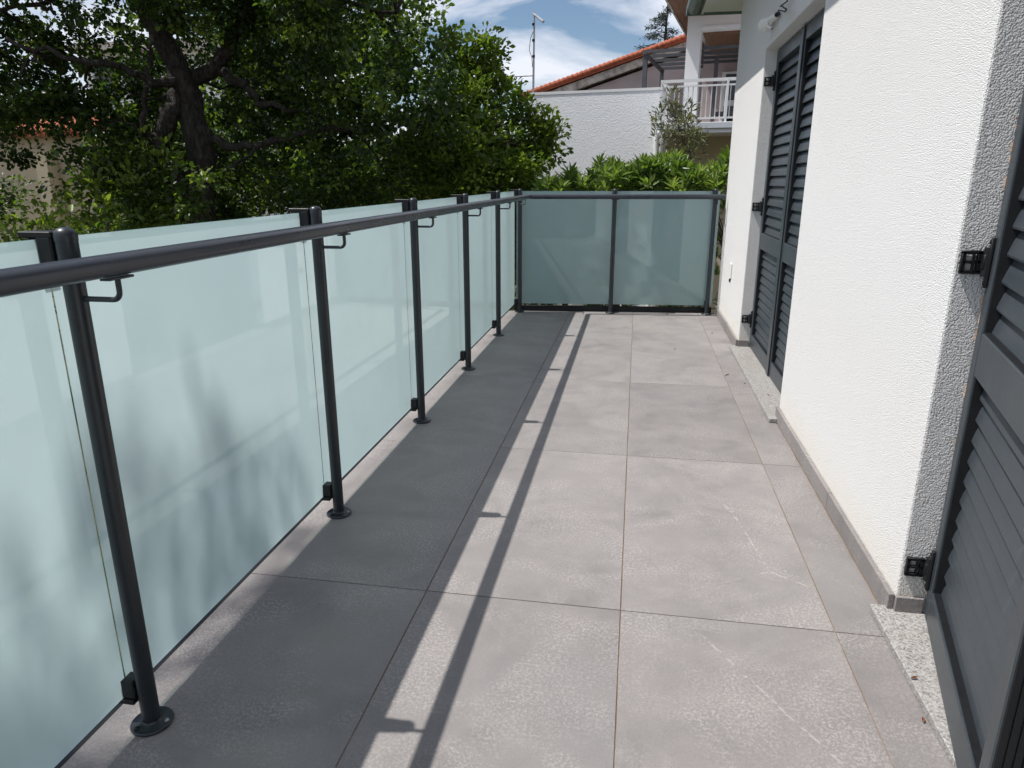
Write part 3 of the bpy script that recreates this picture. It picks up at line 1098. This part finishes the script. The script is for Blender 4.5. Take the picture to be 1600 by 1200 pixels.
def blob_leaves(blobs, per_cluster, cl_r, leaf_s, dens, shell=.55, droop=.25, clear=True):
    """blobs: (centre, radii). clusters spread in each blob, leaves spread in each cluster"""
    P_, D_, T_ = [], [], []
    for c, r in blobs:
        r = np.array(r, float)
        ncl = max(3, int(dens * (r[0] * r[1] * r[2]) ** (2 / 3) * 10))
        u = unit(ncl) * (shell + (1 - shell) * rng.random((ncl, 1))) ** .6
        u *= (1 + .22 * rng.normal(size=(ncl, 1)))
        cc = np.array(c) + u * r
        for ctr, dirc in zip(cc, u):
            k = max(6, int(per_cluster * rng.uniform(.5, 1.3)))
            rr = cl_r * rng.uniform(.6, 1.4)
            o = unit(k) * (rng.random((k, 1)) ** .45) * rr * np.array([1, 1, .75])
            P_.append(ctr + o)
            dd = o / rr + .55 * dirc + .5 * rng.normal(size=(k, 3))
            dd[:, 2] -= droop
            D_.append(dd)
            T_.append(np.clip(rng.normal(.45, .22) + rng.normal(0, .16, k), 0, 1))
    P_ = np.concatenate(P_); D_ = np.concatenate(D_); T_ = np.concatenate(T_)
    if clear:
        m_ = keep_clear(P_)
        P_, D_, T_ = P_[m_], D_[m_], T_[m_]
    S_ = leaf_s * rng.uniform(.65, 1.35, len(P_))
    U_ = np.tile(np.array([[0, 0, 1.0]]), (len(P_), 1)) + .75 * rng.normal(size=(len(P_), 3))
    return P_, D_, U_, S_, T_


def limb(g, pts, r0, r1, wob=.03, n=9):
    """tapered, slightly crooked limb"""
    pts = [np.array(p, float) for p in pts]
    out = []
    for i in range(len(pts) - 1):
        for t in np.linspace(0, 1, 5)[:-1]:
            p = pts[i] * (1 - t) + pts[i + 1] * t
            out.append(p + rng.normal(0, wob, 3) * (0 if (i == 0 and t == 0) else 1))
    out.append(pts[-1])
    rad = [r0 + (r1 - r0) * (i / (len(out) - 1)) ** .8 for i in range(len(out))]
    g.tube([Vector(p) for p in out], rad, n)
    return out


def twigs(g, blobs, root_pts, r=.03):
    """thin limbs from the nearest point of the skeleton to each blob"""
    for c, rr in blobs:
        b = min(root_pts, key=lambda p: np.linalg.norm(np.array(p) - np.array(c)))
        mid_ = (np.array(b) + np.array(c)) / 2 + rng.normal(0, .08, 3)
        limb(g, [b, mid_, c], r, .008, .02, 6)


# --- the oak whose trunk stands left of the balcony
oak = thing('oak_tree', (*at(312, 600, 8.2)[:2], GZ), 'big dark oak with a forked trunk beside the glass railing', 'tree')
TY = 8.2
tg = G()
bx, by, _ = at(312, 345, TY)
root_ = np.array([bx + .05, by, GZ - .1])
sk = []
sk += limb(tg, [root_, at(308, 420, TY), at(312, 335, TY), at(314, 240, TY), at(296, 150, TY + .05), at(262, 75, TY), at(222, 0, TY - .1), at(170, -110, TY - .1), at(120, -260, TY)], .24, .07, .02, 12)
sk += limb(tg, [at(306, 345, TY), at(275, 290, TY - .1), at(250, 232, TY - .15), at(266, 180, TY - .1), at(288, 128, TY + .12), at(345, 105, TY + .15), at(372, 45, TY + .2), at(420, -40, TY + .3), at(470, -190, TY + .4)], .15, .06, .02, 10)
sk += limb(tg, [at(312, 205, TY + .05), at(345, 225, TY), at(400, 226, TY - .1), at(470, 210, TY - .1), at(560, 195, TY)], .07, .025, .025, 8)
sk += limb(tg, [at(345, 112, TY + .15), at(380, 128, TY), at(405, 160, TY), at(450, 175, TY), at(540, 150, TY + .2)], .065, .02, .025, 8)
sk += limb(tg, [at(285, 130, TY), at(235, 130, TY - .3), at(180, 100, TY - .6), at(100, 90, TY - .9), at(10, 60, TY - 1.0)], .06, .02, .03, 8)
sk += limb(tg, [at(250, 60, TY), at(300, 10, TY + .3), at(380, -20, TY + .5), at(500, -10, TY + .6), at(620, 20, TY + .8)], .06, .02, .03, 8)
sk += limb(tg, [at(252, 232, TY - .15), at(222, 200, TY - .4), at(232, 140, TY - .5), at(232, 90, TY - .5)], .045, .02, .02, 8)
sk += limb(tg, [at(222, 0, TY - .1), at(120, -30, TY - .5), at(60, 10, TY - .8), at(-60, 20, TY - 1)], .05, .015, .03, 8)
blobs = []
for gx in range(-190, 690, 62):
    for gy in range(-330, 330, 56):
        x = gx + random.uniform(-26, 26)
        y = gy + random.uniform(-24, 24)
        # outline of the crown on its right, and the gaps the sky shows through
        lim = 690 if y < -30 else (640 if y < 60 else (700 if y < 220 else 640))
        if x > lim - 20:
            continue
        if 50 < x < 200 and -10 < y < 75 and random.random() < .5:
            continue
        if 15 < x < 135 and 205 < y < 340:
            continue
        if 130 < x < 260 and 125 < y < 185 and random.random() < .15:
            continue
        if 205 < x < 380 and 40 < y < 360 and random.random() < .9:
            Yb = TY + random.uniform(1.0, 2.2)
        else:
            Yb = TY + random.uniform(-1.1, 1.7)
        if random.random() < .07:
            continue
        p = at(x, y, Yb)
        r = random.uniform(.36, .56)
        blobs.append((p, (r, r, r * .8)))
for x, y in ((25, 185), (70, 168), (120, 178), (165, 190), (45, 150), (100, 150)):
    blobs.append((at(x, y, TY - random.uniform(.2, .8)), (.34, .34, .26)))
twigs(tg, blobs[::2], sk, .022)
tg.build('trunk', MT['bark'], oak, True)
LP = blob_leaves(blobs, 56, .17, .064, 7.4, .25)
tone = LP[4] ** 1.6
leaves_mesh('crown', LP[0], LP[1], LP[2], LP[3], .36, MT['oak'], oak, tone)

# --- lighter evergreen right of the oak, rounded and sunlit
ev = thing('evergreen_tree', (*at(770, 600, 9.6)[:2], GZ), 'sunlit leafy evergreen at the right edge of the dark oak', 'tree')
EY = 9.6
tg = G()
bx, by, _ = at(760, 300, EY)
sk = limb(tg, [(bx, by, GZ - .1), at(760, 420, EY), at(755, 300, EY), at(748, 210, EY), at(740, 140, EY), at(735, 90, EY)], .12, .02, .03, 8)
evb = []
for (x, y, Yb, r) in ((730, 120, 9.4, .30), (755, 95, 9.7, .24), (700, 150, 9.6, .42), (745, 170, 9.4, .38), (785, 150, 9.7, .28), (700, 230, 9.4, .50), (760, 235, 9.2, .46),
                      (798, 225, 9.6, .28), (832, 228, 9.7, .20), (806, 268, 9.4, .36), (780, 288, 9.2, .45), (720, 300, 9.3, .52), (824, 296, 9.5, .32), (650, 270, 9.4, .52),
                      (780, 350, 9.4, .6), (700, 370, 9.4, .6), (825, 350, 9.6, .45), (740, 450, 9.5, .7), (830, 440, 9.6, .6), (680, 190, 9.8, .4), (715, 95, 9.9, .2)):
    p = at(x, y, Yb)
    evb.append((p, (r, r, r * .95)))
for a, b in (((762, 75), (765, 110)), ((778, 118), (770, 150)), ((856, 192), (840, 228)), ((862, 205), (846, 250)), ((702, 62), (712, 110)), ((820, 165), (815, 210))):
    pa, pb = at(*a, 9.6), at(*b, 9.6)
    for t in np.linspace(0, 1, 4):
        evb.append((pa * (1 - t) + pb * t, (.10, .10, .13)))
twigs(tg, evb, sk, .016)
tg.build('trunk', MT['bark2'], ev, True)
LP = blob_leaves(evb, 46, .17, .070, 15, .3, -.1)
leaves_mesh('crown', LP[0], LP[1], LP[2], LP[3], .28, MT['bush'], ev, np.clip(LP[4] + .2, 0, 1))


def bush(name, label, cat, blobs, mat, leaf_s, width, per, clr, dens, base, group=None, tone=0.0, narrow=False, droop=-.15):
    o = thing(name, (base[0], base[1], GZ), label, cat, group)
    g = G()
    sk_ = limb(g, [(base[0], base[1], GZ - .1), (base[0] + .05, base[1], GZ + .9), (base[0], base[1] + .05, GZ + 1.9)], .06, .03, .03, 8)
    twigs(g, blobs, sk_, .014)
    g.build('stem', MT['bark2'], o, True)
    lp = blob_leaves(blobs, per, clr, leaf_s, dens, .4, droop)
    leaves_mesh('crown', lp[0], lp[1], lp[2], lp[3], width, mat, o, np.clip(lp[4] + tone, 0, 1), narrow=narrow)
    return o


# bright laurel bush at the left, below the oak's low limbs
bl = []
for (x, y, Yb, r) in ((165, 330, 7.2, .42), (60, 370, 7.3, .42), (215, 300, 7.6, .45), (120, 380, 7.2, .5), (200, 380, 7.3, .5), (250, 340, 7.8, .4), (180, 270, 7.7, .35), (30, 400, 7.2, .45), (140, 262, 7.6, .12), (235, 255, 7.8, .3)):
    p = at(x, y, Yb); bl.append((p, (r, r, r)))
bush('laurel_bush', 'bright yellow green bush below the oak at the left', 'bush', bl, MT['bush'], .085, .27, 30, .17, 9, at(140, 420, 7.4), None, .22)
# dark bushes standing behind the trunk
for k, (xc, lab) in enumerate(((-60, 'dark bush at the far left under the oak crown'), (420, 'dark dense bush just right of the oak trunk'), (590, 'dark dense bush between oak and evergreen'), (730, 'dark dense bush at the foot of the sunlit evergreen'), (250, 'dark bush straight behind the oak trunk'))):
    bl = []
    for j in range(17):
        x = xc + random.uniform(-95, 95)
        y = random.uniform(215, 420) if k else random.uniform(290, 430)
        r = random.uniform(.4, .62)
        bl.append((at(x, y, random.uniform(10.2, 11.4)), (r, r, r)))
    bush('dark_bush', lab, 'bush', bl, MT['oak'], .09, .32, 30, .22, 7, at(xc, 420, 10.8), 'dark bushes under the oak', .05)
# tall hedge further back closing the view
for k, (xc, lab) in enumerate(((690, 'low shaded tree far behind the sunlit evergreen'), (330, 'tall shaded tree far behind the oak trunk'), (520, 'tall shaded tree behind the oak, right of the trunk')  )):
    bl = []
    for j in range(22):
        x = xc + random.uniform(-110, 110)
        y = random.uniform(-20, 330) if k in (1, 2) else (random.uniform(60, 150) if k == 3 else random.uniform(235, 340))
        r = random.uniform(.55, .85)
        bl.append((at(x, y, random.uniform(13, 15)), (r, r, r)))
    o = bush('background_tree', lab, 'tree', bl, MT['oak'], .13, .36, 26, .30, 4.6, at(xc, 420, 14), 'shaded trees behind the oak', .1)

# oleander-like shrubs behind the far railing: rosettes of long leaves
def rosettes(name, label, spots, mat, parent_label_group, stems_from, n_leaf=13, ln=.125):
    o = thing(name, (stems_from[0], stems_from[1], GZ), label, 'shrub', parent_label_group)
    g = G()
    sk_ = limb(g, [(stems_from[0], stems_from[1], GZ - .1), (stems_from[0], stems_from[1] + .03, GZ + 1.4), (stems_from[0] + .03, stems_from[1], GZ + 2.6)], .07, .035, .02, 7)
    P_, D_, T_ = [], [], []
    for i, c in enumerate(spots):
        if i % 5 == 0:
            limb(g, [sk_[-1], (np.array(sk_[-1]) * .4 + np.array(c) * .6) + rng.normal(0, .05, 3), c], .013, .005, .01, 5)
        ax = np.array([rng.normal(0, .35), rng.normal(0, .35), 1.0]); ax /= np.linalg.norm(ax)
        tone = np.clip(rng.normal(.48, .28), 0, 1)
        for lev in range(3):
            k = n_leaf // 3 + 1
            a = rng.uniform(0, 6.28) + np.arange(k) * (6.283 / k) + rng.normal(0, .2, k)
            u1 = np.cross(ax, [0.3, 1, 0]); u1 /= np.linalg.norm(u1)
            u2 = np.cross(ax, u1)
            lift = (.25, .75, 1.7)[lev]
            d_ = np.cos(a)[:, None] * u1 + np.sin(a)[:, None] * u2 + ax * (lift + rng.normal(0, .15, (k, 1)))
            P_.append(np.array(c) + ax * (lev * .018) + rng.normal(0, .006, (k, 3)))
            D_.append(d_)
            T_.append(np.clip(tone + rng.normal(0, .13, k) + .1 * lev, 0, 1))
    P_ = np.concatenate(P_); D_ = np.concatenate(D_); T_ = np.concatenate(T_)
    S_ = ln * rng.uniform(.6, 1.2, len(P_))
    U_ = np.tile([[0, 0, 1.0]], (len(P_), 1)) + .25 * rng.normal(size=(len(P_), 3))
    g.build('stem', MT['bark2'], o, True)
    leaves_mesh('crown', P_, D_, U_, S_, .125, mat, o, T_, .18, True)
    return o


def top_profile(x):
    """height of the shrubs' outline in the photograph"""
    pts = [(830, 300), (850, 285), (870, 282), (890, 268), (905, 275), (918, 290), (925, 262), (945, 250), (960, 255), (985, 262), (1005, 256), (1030, 250), (1055, 240), (1075, 262), (1100, 268), (1120, 252), (1135, 240), (1150, 240), (1200, 245), (1260, 260)]
    for (a, b), (c, d_) in zip(pts, pts[1:]):
        if a <= x <= c:
            return b + (d_ - b) * (x - a) / (c - a)
    return 300


for k, (x0, x1, lab) in enumerate(((835, 925, 'bright green shrub behind the left end of the far glass'), (915, 1010, 'bright green shrub behind the middle of the far glass'),
                                   (1000, 1090, 'bright green shrub under the thin olive tree'), (1085, 1260, 'bright green shrub next to the corner of the white wall'))):
    sp = []
    for j in range(215):
        x = random.uniform(x0, x1)
        Yb = random.uniform(7.6, 9.3)
        tp = top_profile(x) + 4 + random.uniform(0, 10)
        y = tp + abs(random.gauss(0, 1)) * 36 if random.random() < .75 else random.uniform(tp, 520)
        sp.append(at(x, y, Yb))
    rosettes('oleander_shrub', lab, sp, MT['oleander'], 'green shrubs behind the far glass', at((x0 + x1) / 2, 420, 8.4), 13, .135)

# thin olive tree above the shrubs
ol = thing('olive_tree', (*at(1085, 420, 9.9)[:2], GZ), 'thin grey green olive tree in front of the neighbour\'s balcony', 'tree')
tg = G()
OY = 9.9
obx = at(1085, 300, OY)
sk = limb(tg, [(obx[0], OY, GZ - .1), at(1087, 420, OY), at(1086, 285, OY), at(1076, 240, OY), at(1062, 200, OY), at(1048, 160, OY)], .035, .008, .012, 7)
olb = []
for a in ((1040, 155, .10), (1052, 165, .12), (1046, 180, .15), (1064, 175, .12), (1074, 168, .10), (1060, 195, .17), (1080, 190, .10), (1040, 205, .16), (1066, 215, .18), (1050, 225, .16), (1028, 195, .07), (1030, 215, .08), (1078, 222, .12), (1088, 215, .07), (1066, 240, .14), (1082, 245, .10), (1050, 245, .10), (1092, 222, .05)):
    p = at(a[0], a[1], OY + random.uniform(-.25, .25))
    olb.append((p, (a[2], a[2], a[2])))
for c, r in olb:
    b = min(sk, key=lambda p: np.linalg.norm(np.array(p) - c - np.array([0, 0, -.15])))
    limb(tg, [b, (np.array(b) + c) / 2 + rng.normal(0, .02, 3), c], .007, .003, .01, 5)
tg.build('trunk', MT['bark2'], ol, True)
LP = blob_leaves(olb, 24, .12, .075, 13, .2, -.35)
leaves_mesh('crown', LP[0], LP[1], LP[2], LP[3], .13, MT['olive'], ol, LP[4], .1, True)

# tall tree left of the camera: only its shadow falls on the near glass
tall = thing('shade_tree', (-5.0, -.3, GZ), 'tall tree left of the viewer casting dappled shade on the near glass', 'tree')
tg = G()
sk = limb(tg, [(-5.0, -.3, GZ - .1), (-5.0, -.2, 1.5), (-5.6, 0, 5.5), (-6.2, .2, 9.0)], .24, .05, .04, 10)
tb = []
spots = [(.72, .30), (.80, .12), (.92, .22), (.98, .05), (1.30, .42), (1.31, .27), (1.36, .12), (1.60, .36), (1.62, .20), (1.66, .06), (1.88, .16), (2.05, .05), (.45, .5), (.55, .25), (.25, .3)]
sx, sy = SUN_TRAVEL.x / -SUN_TRAVEL.z, SUN_TRAVEL.y / -SUN_TRAVEL.z
for yg, zg in spots:
    k = random.uniform(8.6, 10.2)
    c = np.array([-1.13 - sx * k, yg - sy * k, zg + k])
    tb.append((c, (.07, .07, .24)))
for j in range(22):
    k = random.uniform(6.5, 11)
    c = np.array([-1.85 - random.uniform(0, 1.8) - sx * k, random.uniform(-1.8, 1.5) - sy * k, k])
    tb.append((c, (.45, .45, .4)))
twigs(tg, tb, sk, .02)
tg.build('trunk', MT['bark'], tall, True)
LP = blob_leaves(tb, 11, .10, .075, 7, .2, .1, clear=False)
leaves_mesh('crown', LP[0], LP[1], LP[2], LP[3], .34, MT['oak'], tall, LP[4])

# ------------------------------------------------------------------ neighbour's house
NA = math.radians(-9.5)                      # it stands a little askew to the balcony
NO = at(1036, 138, 15.0)[:2]
NX = np.array([math.cos(NA), math.sin(NA)])
NY = np.array([-math.sin(NA), math.cos(NA)])


def nfr(p):
    w = NO + NX * p[0] + NY * p[1]
    return np.array([w[0], w[1], p[2]])


def nat(px, py, yl):
    """local point on the plane yl of the neighbour's house"""
    w = RW @ np.array([px - 800.0, py - 600.0, FPX * 1600.0])
    k = NO @ NY
    t = (yl + k) / (w[:2] @ NY)
    p = w[:2] * t
    return np.array([(p - NO) @ NX, yl, CAM_H + w[2] * t])


nb = thing('neighbour_house', (*at(1060, 600, 16)[:2], GZ), 'white neighbouring house with a balcony and brown eaves beyond the far railing', 'house')


def NBX(name, mat, x0, x1, y0, y1, z0, z1, bev=0.0, par=None):
    return G(nfr).box(x0, x1, y0, y1, z0, z1, bev).build(name, MT[mat], par or nb)


wl = nat(826, 148, 0.0)[0]
wz = nat(930, 145, 0.0)[2]
NBX('terrace_wall', 'stucco_far', wl, .06, 0, .25, GZ, wz)
NBX('terrace_wall', 'stucco_far', wl, wl + .25, .25, 6.0, GZ, wz)
NBX('coping', 'render_smooth', wl - .02, .06, -.009, .27, wz + .002, wz + .055)
# upper front wall with a loggia opening, white pillar at its left end
xa, xb = nat(1073, 60, 0.6)[0], nat(1095, 60, 0.6)[0]
zl = nat(1120, 44, 0.6)[2]
FLZ = nat(1090, 194, 0.6)[2] - .35
NBX('pillar', 'render_smooth', xa, xb, .6, .95, 2.2, zl)
NBX('upper_wall', 'render_smooth', xa, 6.0, .6, .95, zl + .001, 6.4)
NBX('lintel_edge', 'white', xb, 6.0, .585, .598, zl, zl + .05)
NBX('wall', 'pink', xa + .1, 6.0, 3.4, 3.7, 2.2, zl + .3)
for k in range(16):
    yy = .96 + k * .152
    NBX('porch_board', 'wood', xb + .002, 6.0, yy, yy + .149, zl - .03, zl)
# side wall and back of the upper floor
NBX('wall', 'render_smooth', xa + .02, xa + .3, .95, 8.0, zl + .31, 6.4)
# left eaves with brown boards, seen from below
el = nat(1040, 0, -.3)
for k in range(6):
    xx = el[0] + .04 + k * .135
    NBX('soffit_board', 'wood', xx + .002, xx + .133, -.5, 9.0, el[2], el[2] + .03)
NBX('fascia_board', 'fascia', el[0], el[0] + .038, -.52, 9.02, el[2] - .02, el[2] + .22)
NBX('roof', 'terracotta', el[0] - .06, 7.0, -.56, 9.1, el[2] + .221, el[2] + .36)
# balcony slab, wall below it
sz1 = nat(1090, 191, -1.0)[2]; sz0 = nat(1090, 201, -1.0)[2]
bx0 = nat(1029, 190, -1.0)[0]
NBX('balcony_slab', 'slabblue', bx0 - .03, 6.0, -1.0, .598, sz0, sz1, .01)
NBX('balcony_floor', 'fascia', .07, 6.0, .6, 3.39, sz0 + .01, sz1 - .004)
NBX('slab_trim', 'white', bx0 + .3, 6.0, -.96, .59, sz0 - .07, sz0 - .002)
NBX('wall', 'beige', .075, 6.0, .35, .58, GZ, sz0 - .003)
# window behind the balcony
w0 = nat(1126, 150, 3.3)[0]; w1 = nat(1180, 150, 3.3)[0]
wzb = sz1 + .02
NBX('window_frame', 'white', w0, w1, 3.30, 3.398, wzb, nat(1140, 112, 3.3)[2])
NBX('window_pane', 'glassdark', w0 + .09, w1 - .1, 3.28, 3.299, wzb + .25, wzb + .62)
NBX('window_pane', 'glassdark', w0 + .09, w1 - .1, 3.28, 3.299, wzb + .75, nat(1140, 116, 3.3)[2])
NBX('garden_bench', 'iron', w0 - .1, w1, 2.0, 2.6, sz1 + .32, sz1 + .42)
# balcony rail with balusters
rl = link('balcony_rail', None, nb, nfr(np.array([bx0 + 1.0, -.95, sz1])))
zt_ = nat(1090, 125, -.95)[2]
zm_ = nat(1090, 134, -.95)[2]
zb_ = nat(1120, 184, -.95)[2]
for z0, z1 in ((zt_ - .03, zt_ + .02), (zm_ - .015, zm_ + .012), (zb_ - .015, zb_ + .015)):
    NBX('rail_bar', 'white', bx0, 5.9, -.97, -.93, z0, z1, 0, rl)
    NBX('rail_bar', 'white', bx0, bx0 + .035, -.925, -.02, z0, z1, 0, rl)
for xx in (bx0, bx0 + 1.16, bx0 + 2.3, bx0 + 3.5):
    NBX('rail_post', 'white', xx, xx + .042, -.975, -.927, sz1 + .002, zt_ + .018, 0, rl)
bme = bpy.data.meshes.new('baluster')
gb = G().box(-.008, .008, -.008, .008, 0, zm_ - zb_ - .02)
bme.from_pydata(gb.v, [], gb.f); bme.materials.append(MT['white'])
for k in range(60):
    link('baluster', bme, rl, nfr(np.array([bx0 + .09 + k * .082, -.95, zb_ + .01])))
for k in range(10):
    link('baluster', bme, rl, nfr(np.array([bx0 + .018, -.85 + k * .085, zb_ + .01])))
# drain pipe
dp = nat(1027, 230, -.08)
g = G(nfr); g.tube([(dp[0], -.08, GZ), (dp[0], -.08, sz0 - .42), (dp[0] - .02, -.08, sz0 - .3), (dp[0] - .02, -.08, sz0 - .01)], .055, 12)
g.build('drain_pipe', MT['white'], nb, True)

# steel pergola on the terrace
p1 = nat(1009, 83, 1.15)
pz = p1[2]
yb_ = 1.15
for yl in np.arange(1.2, 9, .05):
    if nat(1030, 109, yl)[2] >= pz:
        yb_ = float(yl)
        break
p2 = nat(1031, 109, yb_)
pg = thing('pergola', nfr(np.array([p1[0], 1.15, sz1])), 'grey steel pergola frame on the neighbour\'s terrace', 'pergola')
NBX('post', 'iron', p1[0] - .045, p1[0] + .045, 1.11, 1.19, sz1, pz - .05, 0, pg)
NBX('post', 'iron', p1[0] - .04, p1[0] + .04, yb_ - .04, yb_ + .04, sz1, pz - .05, 0, pg)
p3 = nat(1118, 120, 1.9)
NBX('post', 'iron', p3[0] - .04, p3[0] + .04, 1.86, 1.94, sz1, pz - .05, 0, pg)
NBX('beam', 'iron', p1[0] - .04, p1[0] + .04, 1.0, yb_ + .1, pz - .048, pz - .002, 0, pg)
for k in range(5):
    yy = 1.15 + (yb_ - 1.15) * k / 4
    NBX('rafter', 'iron', p1[0] - .06, min(5.0, p1[0] + 3.4), yy - .025, yy + .025, pz, pz + .06, 0, pg)

# gabled house with a terracotta verge behind the terrace
gh = thing('gabled_house', (*at(950, 200, 24)[:2], GZ), 'mauve gabled house with an orange tiled verge behind the white terrace wall', 'house')
g0 = at(820, 152, 24.0); g1 = at(1075, 60, 24.0); 
sl = (g1[2] - g0[2]) / (g1[0] - g0[0])
px0, px1 = g0[0], g1[0] + 1.2
pz0, pz1 = g0[2], g0[2] + sl * (px1 - g0[0])
xr = px1 + (px1 - px0)
G().prism([(px0 + .45, GZ), (px0 + .45, pz0 + sl * .45 - .42), (px1, pz1 - .42), (xr - .45, pz0 + sl * .45 - .42), (xr - .45, GZ)], 24.12, 31).build('wall', MT['pink'], gh)
G().prism([(px0, pz0 - .34), (px1, pz1 - .30), (xr, pz0 - .34), (xr, pz0 - .102), (px1, pz1 - .062), (px0, pz0 - .102)], 23.95, 31.2).build('eave_board', MT['fascia'], gh)
ro = G().prism([(px0 - .15, pz0 - .10), (px1, pz1 - .06), (xr + .15, pz0 - .10), (xr + .15, pz0 + .0), (px1, pz1 + .05), (px0 - .15, pz0 + .0)], 23.85, 31.3).build('roof', MT['terracotta'], gh)
nv = 44
for k in range(nv):
    t0, t1 = k / nv, (k + .96) / nv
    xa, xb = px0 - .1 + (px1 - px0) * t0, px0 - .1 + (px1 - px0) * t1
    za_, zb_ = pz0 + .02 + (pz1 - pz0) * t0, pz0 + .02 + (pz1 - pz0) * t1
    g = G(); g.tube([(xa, 23.86, za_ + .0), (xb, 23.86, zb_ + .03)], [.075, .082], 8)
    g.build('ridge_tile', MT['terracotta'], ro, True)

# aerial mast
an = thing('aerial_mast', at(833, 150, 17.0), 'thin metal aerial mast standing against the sky above the terrace wall', 'antenna')
m0 = at(832.5, 170, 17.0); m1 = at(835, 19, 17.0); m2 = at(849, 34, 16.6)
g = G(); g.tube([(m0[0], 17, m0[2] - .6), (m1[0], 17, m1[2])], [.028, .020], 8); g.build('mast', MT['galv'], an, True)
g = G(); g.tube([m1 + np.array([-.02, 0, -.03]), m2], [.026, .030], 8); g.build('boom', MT['galv'], an, True)
ar = at(833, 118, 17.0)
g = G(); g.tube([ar, at(770, 121, 17.0)], .018, 6); g.build('arm', MT['galv'], an, True)
cb = [at(835, 45, 17.0), at(829, 60, 17.0), at(827, 78, 17.0), at(831, 90, 17.0), at(832, 105, 17.0)]
g = G(); g.tube([Vector(p) for p in cb], .007, 6); g.build('cable', MT['black'], an, True)
for yy in (40, 65, 90):
    p = at(833.6, yy, 17.0); G().lathe((p[0], 17, p[2]), [(.034, 0), (.034, .05)], 8).build('clip', MT['black'], an)

# cedar behind the gabled house
cd = thing('cedar_tree', (*at(1048, 100, 36)[:2], GZ), 'dark blue green cedar rising behind the orange roof', 'tree')
CY = 36.0
tg = G()
tpx = at(1042, 4, CY)
sk = limb(tg, [(tpx[0], CY, GZ - .1), (tpx[0], CY, 4), (tpx[0] + .05, CY, tpx[2])], .28, .03, .02, 8)
P_, D_ = [], []
for k in range(46):
    z = tpx[2] - .2 - k * .13
    rr = .30 + (tpx[2] - z) * .50
    a = rng.uniform(0, 6.28)
    e = np.array([tpx[0] + rr * math.cos(a), CY + rr * math.sin(a), z + .12 * rr - .10 * rr * rr])
    s_ = np.array([tpx[0], CY, z])
    md = (s_ + e) / 2 + np.array([0, 0, .12 * rr])
    limb(tg, [s_, md, e], .03, .01, .01, 5)
    nl = int(70 + 90 * rr)
    t = rng.random((nl, 1)) ** .7
    p = s_ * (1 - t) ** 2 + md * 2 * t * (1 - t) + e * t ** 2
    p = p + rng.normal(0, .10, (nl, 3)) * np.array([1, 1, .35]) - np.array([0, 0, .06])
    P_.append(p)
    dd = (e - s_)[None, :] + rng.normal(0, .6, (nl, 3)); dd[:, 2] -= .3
    D_.append(dd)
P_ = np.concatenate(P_); D_ = np.concatenate(D_)
tg.build('trunk', MT['bark'], cd, True)
leaves_mesh('crown', P_, D_, np.tile([[0, 0, 1.0]], (len(P_), 1)) + .6 * rng.normal(size=(len(P_), 3)), .16 * rng.uniform(.6, 1.3, len(P_)), .10, MT['cedar'], cd, rng.random(len(P_)), .05, True)

# beige house glimpsed through the oak at the left
bh = thing('beige_house', (*at(60, 300, 17)[:2], GZ), 'beige house with a red tiled roof glimpsed through the oak at the left', 'house')
b0 = at(-90, 206, 17.0); b1 = at(128, 206, 17.0)
G().box(b0[0], b1[0], 17.0, 23, GZ, b1[2] - .09).build('wall', MT['beige'], bh)
k0 = at(52, 240, 16.6); k1 = at(70, 240, 16.6)
G().box(k0[0], k1[0], 16.6, 17.0, GZ, k0[2] + .0).build('pillar', MT['beige'], bh)
g = G()
rz = b1[2]
g.add([(b0[0] - .3, 16.7, rz - .12), (b1[0] + .25, 16.7, rz - .12), (b1[0] + .25, 20, rz + .50), (b0[0] - .3, 20, rz + .50),
       (b0[0] - .3, 16.7, rz - .02), (b1[0] + .25, 16.7, rz - .02), (b1[0] + .25, 20, rz + .6), (b0[0] - .3, 20, rz + .6)], BF)
ro = g.build('roof', MT['terracotta'], bh)
xs_ = np.arange(b0[0] - .25, b1[0] + .2, .22)
for xx in xs_[-26:]:
    g = G(); g.tube([(xx, 16.66, rz - .02), (xx, 19.9, rz + .6)], .075, 7)
    g.build('tile_row', MT['terracotta'], ro, True)

# pale block behind the oak
wbk = thing('pale_house', (*at(230, 200, 27)[:2], GZ), 'pale flat-roofed house glimpsed through the oak above the beige house', 'house')
h0 = at(130, 85, 27.0); h1 = at(330, 85, 27.0)
G().box(h0[0], h1[0], 27, 34, GZ, h0[2]).build('wall', MT['render_smooth'], wbk)
G().box(h0[0] - .3, h1[0] + .3, 26.6, 34.3, h0[2] + .002, h0[2] + .35).build('roof_slab', MT['fascia'], wbk)
for xx in (150, 200, 260):
    p = at(xx, 130, 26.98)
    G().box(p[0], p[0] + .9, 26.96, 26.998, p[2] - .6, p[2] + .6).build('window', MT['glassdark'], wbk)
